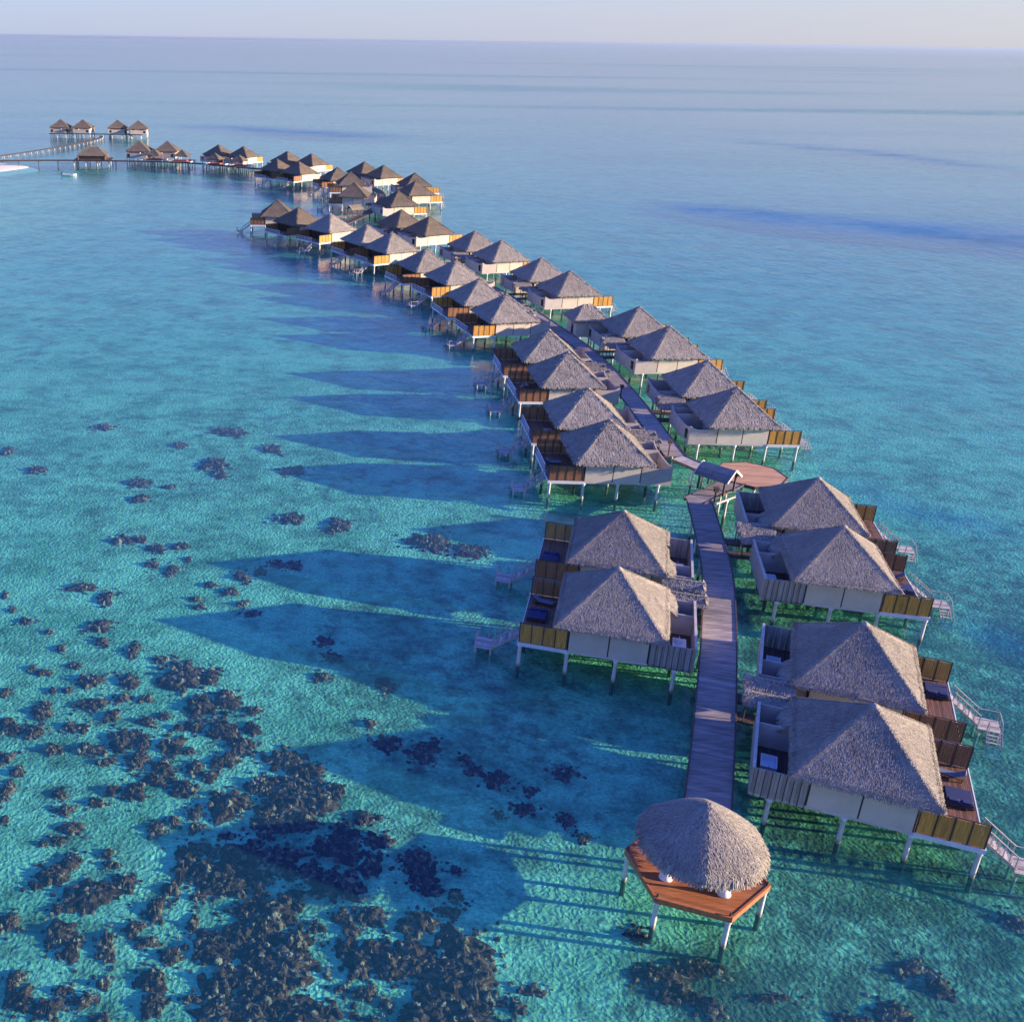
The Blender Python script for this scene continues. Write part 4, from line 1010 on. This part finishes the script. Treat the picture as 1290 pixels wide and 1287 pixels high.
def make_table(label):
    root = thing('deck_table', (0, 0, 0), 0, label, 'table', 'tables on the villa decks')
    mb = MB(); mb.box(-0.55, 0.55, -0.55, 0.55, 0.68, 0.73); put('top', mb, M['pale_wood'], root)
    for a in (-0.47, 0.47):
        for c in (-0.47, 0.47): mb = MB(); mb.box(a-0.04, a+0.04, c-0.04, c+0.04, 0, 0.68); put('leg', mb, M['dark_wood'], root)
    return root
def make_chair(label):
    root = thing('deck_chair', (0, 0, 0), 0, label, 'chair', 'chairs on the villa decks')
    mb = MB(); mb.box(-0.25, 0.25, -0.25, 0.25, 0.40, 0.46); put('seat', mb, M['pale_wood'], root)
    mb = MB(); mb.box(-0.25, 0.25, 0.20, 0.25, 0.462, 0.90); put('backrest', mb, M['pale_wood'], root)
    for a in (-0.22, 0.22):
        for c in (-0.22, 0.22): mb = MB(); mb.box(a-0.03, a+0.03, c-0.03, c+0.03, 0, 0.40); put('leg', mb, M['dark_wood'], root)
    return root
first = {}
def place(maker, vi, u, v, z, turn, label):
    side, front, x, y, deg = V[vi][:5]
    s = -1 if (bool(front) == (side == 'L')) else 1
    (px_, py_), t = local(x, y, deg, side, u, v*(-s))
    if maker not in first: o = first[maker] = maker(label)
    else: o = copy_tree(first[maker]); o['label'] = label
    o.location = (px_, py_, z); o.rotation_euler = (0, 0, t+R(turn))
    return o
# v here counts from the outer side (negative) to the twin (positive)
NM = ['the nearest left villa', 'the second left villa', 'the second right villa', 'the nearest right villa', 'the third right villa', 'the right villa before the octagonal deck']
for vi, who in enumerate(NM):
    if vi != 5: place(make_daybed, vi, -6.9, 0.3 if vi != 2 else -2.6, HF+0.004, 0, 'navy blue daybed on the deck of %s' % who)
    if vi in (0, 3, 4, 5): place(make_lounger, vi, -6.6, 3.2, HF+0.004, 80, 'grey cushioned lounger on the deck of %s' % who)
    place(make_tub, vi, 6.2, -1.3, 2.692, 90, 'white tub in the open bathroom of %s' % who)
place(make_table, 8, -5.6, -2.6, HF+0.004, 5, 'sunlit pale table on the deck of the third villa of the second left row')
place(make_chair, 8, -6.4, 1.6, HF+0.004, 200, 'pale chair on the third villa deck of the second left row, nearer the water')
place(make_chair, 8, -5.4, 2.4, HF+0.004, 20, 'pale chair on the third villa deck of the second left row, nearer the roof')
place(make_table, 7, -5.3, 1.2, HF+0.004, 0, 'pale table on the deck of the second villa of the second left row')
place(make_lounger, 6, -6.4, 1.0, HF+0.004, 90, 'grey lounger on the deck of the first villa of the second left row')

# boardwalk lantern posts
def lantern(x, y, label):
    root = thing('lantern_post', (x, y, 2.75), 0, label, 'lantern post', 'lantern posts along the boardwalk')
    mb = MB(); mb.box(-0.07, 0.07, -0.07, 0.07, 0, 1.7); put('post', mb, M['dark_wood'], root)
    mb = MB(); mb.box(-0.24, 0.24, -0.24, 0.24, 1.7, 2.15); mb.box(-0.32, 0.32, -0.32, 0.32, 2.152, 2.22); put('lantern', mb, M['dark_wood'], root)
lantern(49.3, 160.5, 'dark lantern post on the left edge of the long boardwalk by the second left pair')
lantern(49.2, 135.6, 'dark lantern post at the near end of the long boardwalk')
lantern(49.6, 118.9, 'dark lantern post at the far end of the curved boardwalk')

# ------------------------------------------------------------------ coral
m, nt, nd, lk, b = new_mat('coral_rock'); v = objcoord(nt)
oi = nt.nodes.new('ShaderNodeObjectInfo')
t = attr(nt, 'tone')
f = math_n(nt, 'ADD', math_n(nt, 'MULTIPLY', t, 0.6), math_n(nt, 'MULTIPLY', noise(nt, v, 4.0, 5, 0.75), 0.55))
vc = nt.nodes.new('ShaderNodeTexVoronoi'); vc.inputs['Scale'].default_value = 3.2; lk.new(v, vc.inputs['Vector'])
sc_ = nt.nodes.new('ShaderNodeSeparateColor'); lk.new(vc.outputs['Color'], sc_.inputs[0])
f = math_n(nt, 'ADD', f, math_n(nt, 'MULTIPLY', math_n(nt, 'SUBTRACT', sc_.outputs[0], 0.5), 0.5))
cc = ramp(nt, f, [(0.2, (0.06, 0.014, 0.009)), (0.45, (0.17, 0.042, 0.026)), (0.68, (0.36, 0.10, 0.062)), (0.9, (0.85, 0.34, 0.21))])
lk.new(cc, b.inputs['Base Color']); b.inputs['Roughness'].default_value = 0.95; b.inputs['Specular IOR Level'].default_value = 0.05
lk.new(bump(nt, noise(nt, v, 5.0, 4, 0.7), 0.9, 0.12), b.inputs['Normal'])
M['coral'] = m
import bmesh
bm = bmesh.new(); bmesh.ops.create_icosphere(bm, subdivisions=2, radius=1.0)
ICO_V = np.array([v_.co[:] for v_ in bm.verts]); ICO_F = [tuple(q.index for q in f_.verts) for f_ in bm.faces]
bm.free()
def lumps(mb, x, y, a, bq, ox, oy, rs):
    """a coral patch: crowded uneven knobs, low at the rim"""
    nr_, na_ = 7, 26; P = []; F = []; tph = rs.uniform(0, 6.28, 4)
    for k in range(nr_):
        for i in range(na_):
            t = 2*math.pi*i/na_; q = k/(nr_-1)
            wob = 1+0.22*math.sin(2*t+tph[0])+0.16*math.sin(3*t+tph[1])+0.13*math.sin(7*t+tph[2])+0.09*math.sin(11*t+tph[3])
            px_, py_ = x+0.95*a*q*wob*math.cos(t), y+0.95*bq*q*wob*math.sin(t)
            z = float(floor_z(np.array(px_), np.array(py_))) + (0.42*min(1.0, 0.4+0.4*min(a, bq))*(1-q**2.2) + rs.normal(0, 0.06) - 0.08*q)
            P.append((px_-ox, py_-oy, z))
    for k in range(nr_-1):
        for i in range(na_): F.append((k*na_+i, (k+1)*na_+i, (k+1)*na_+(i+1) % na_, k*na_+(i+1) % na_))
    mb.add(P, F, float(rs.uniform(0.25, 0.5)))
    n = int(min(260, 6+11.0*a*bq)); n_out = int(5+2.5*(a+bq))
    for ii in range(n+n_out):
        t = rs.uniform(0, 2*math.pi); q = math.sqrt(rs.uniform(0, 1)) if ii < n else rs.uniform(1.0, 1.5); wob = 1+0.25*math.sin(2*t+x*3)+0.18*math.sin(3*t+y*2)+0.14*math.sin(7*t+y)+rs.normal(0, 0.08)
        px_, py_ = x+a*q*wob*math.cos(t), y+bq*q*wob*math.sin(t)
        r = rs.uniform(0.10, 0.36)*(1.15-0.45*min(q, 1.6))*min(1.2, 0.55+0.35*min(a, bq)); hgt = r*rs.uniform(0.4, 0.8) + 0.40*max(0, 1-q**2)*min(1, 0.3+0.5*min(a, bq))
        s1 = rs.normal(size=(5, 3))
        d = 1 + 0.10*np.sin(ICO_V@s1[0]*2.4+px_) + 0.10*np.sin(ICO_V@s1[1]*3.5+py_) + 0.07*np.sin(ICO_V@s1[2]*5.0) + rs.normal(0, 0.11, len(ICO_V))
        Vv = ICO_V*d[:, None]*np.array([r, r*rs.uniform(0.7, 1.2), hgt])
        fz = float(floor_z(np.array(px_), np.array(py_)))
        Vv = Vv + np.array([px_-ox, py_-oy, fz+0.02])
        tone = float(np.clip(rs.normal(0.42, 0.2), 0, 1)) if rs.uniform() > 0.05 else 0.95
        mb.add(Vv.tolist(), ICO_F, tone)
# patches that run into one another read as one reef
nC = len(CORAL); comp = list(range(nC))
def find(i):
    while comp[i] != i: i = comp[i]
    return i
for i in range(nC):
    for j in range(i):
        d = math.hypot(CORAL[i][0]-CORAL[j][0], CORAL[i][1]-CORAL[j][1])
        if d < 1.0*(0.5*(CORAL[i][2]+CORAL[i][3])+0.5*(CORAL[j][2]+CORAL[j][3])): comp[find(i)] = find(j)
groups = {}
for i in range(nC): groups.setdefault(find(i), []).append(i)
singles = []
for k, g in groups.items():
    if len(g) >= 7:
        rs = np.random.default_rng(k); mb = MB()
        for i in g: lumps(mb, CORAL[i][0], CORAL[i][1], CORAL[i][2]*1.18, CORAL[i][3]*1.18, 0, 0, rs)
        o = put('coral_reef', mb, M['coral']); tag(o, 'mass of dark brown coral crowded over the sand of the lagoon', 'coral reef', None, 'stuff')
    else: singles.append(g)
singles.sort(key=lambda g: (CORAL[g[0]][1], CORAL[g[0]][0]))
NUM = ['first', 'second', 'third', 'fourth', 'fifth', 'sixth', 'seventh', 'eighth', 'ninth', 'tenth', 'eleventh', 'twelfth', 'thirteenth', 'fourteenth', 'fifteenth', 'sixteenth', 'seventeenth', 'eighteenth', 'nineteenth', 'twentieth', 'next']
rows = [(0, 60, 'at the bottom edge of the picture'), (60, 70, 'among the reef at lower left'), (70, 80, 'above the lower left reef'), (80, 90, 'in front of the long villa shadow'),
        (90, 105, 'beside the two pointed villa shadows'), (105, 125, 'beyond the pointed villa shadows'), (125, 999, 'far out on the left sand flat')]
cnt = {}
for k, g in enumerate(singles):
    rs = np.random.default_rng(1000+k)
    ox, oy = CORAL[g[0]][:2]; mb = MB()
    for i in g: lumps(mb, *CORAL[i], ox, oy, rs)
    o = put('coral_head', mb, M['coral'], loc=(ox, oy, 0))
    size = max(CORAL[i][2]+CORAL[i][3] for i in g); x, y = ox, oy
    row = next(r for r in rows if r[0] <= y < r[1])
    o['size'] = size
    g.append(o)
for lo, hi, name in rows:
    os_ = sorted([g[-1] for g in singles if lo <= g[-1].location.y < hi], key=lambda o: o.location.x)
    for i, o in enumerate(os_):
        sz = 'large' if o['size'] > 3.4 else 'mid-sized' if o['size'] > 2.0 else 'small'
        lab = '%s dark coral head %s, %s from the left' % (sz, name, NUM[min(i, 20)])
        tag(o, lab, 'coral', 'coral heads on the lagoon floor')
        del o['size']

# ------------------------------------------------------------------ low islands on the horizon and the evening haze
random.seed(4)
m, nt, nd, lk, b = new_mat('distant_island'); v = objcoord(nt)
lk.new(ramp(nt, noise(nt, v, 0.004, 3, 0.6), [(0.35, (0.10, 0.14, 0.11)), (0.7, (0.20, 0.22, 0.17))]), b.inputs['Base Color']); b.inputs['Roughness'].default_value = 0.95
for (x, y, L, h_) in ((-1700, 33000, 2800, 22), (-5000, 30000, 1700, 20), (3100, 36000, 2500, 22), (8300, 40000, 3000, 22)):
    mb = MB(); P = []; F = []; nn = 60
    for k in range(nn+1):
        u = -1+2*k/nn; env = max(0.0, 1-abs(u)**3)
        hh_ = h_*env*(0.55+0.25*math.sin(9*u+x)+0.2*random.random())
        for q, zz in ((-1, -2), (-0.5, hh_*0.9), (0.5, hh_), (1, -2)): P.append((u*L, q*260*env+0.01*q, zz))
    for k in range(nn):
        for q in range(3): F.append((4*k+q, 4*k+q+1, 4*k+q+5, 4*k+q+4))
    mb.add(P, F); o = put('island', mb, m, loc=(x, y, 0)); o['kind'] = 'structure'
mb = MB(); mb.box(-120000, 120000, -120000, 120000, -8, 56, 0.5)
hz, hnt, hnd, hlk, hb = new_mat('evening_haze'); hnd.remove(hb)
pv = hnt.nodes.new('ShaderNodeVolumePrincipled'); pv.inputs['Color'].default_value = (0.47, 0.59, 0.75, 1); pv.inputs['Density'].default_value = 0.00004
pv.inputs['Anisotropy'].default_value = 0.2
hlk.new(pv.outputs[0], hnd['Material Output'].inputs['Volume'])
o = put('haze', mb, hz); o['kind'] = 'stuff'
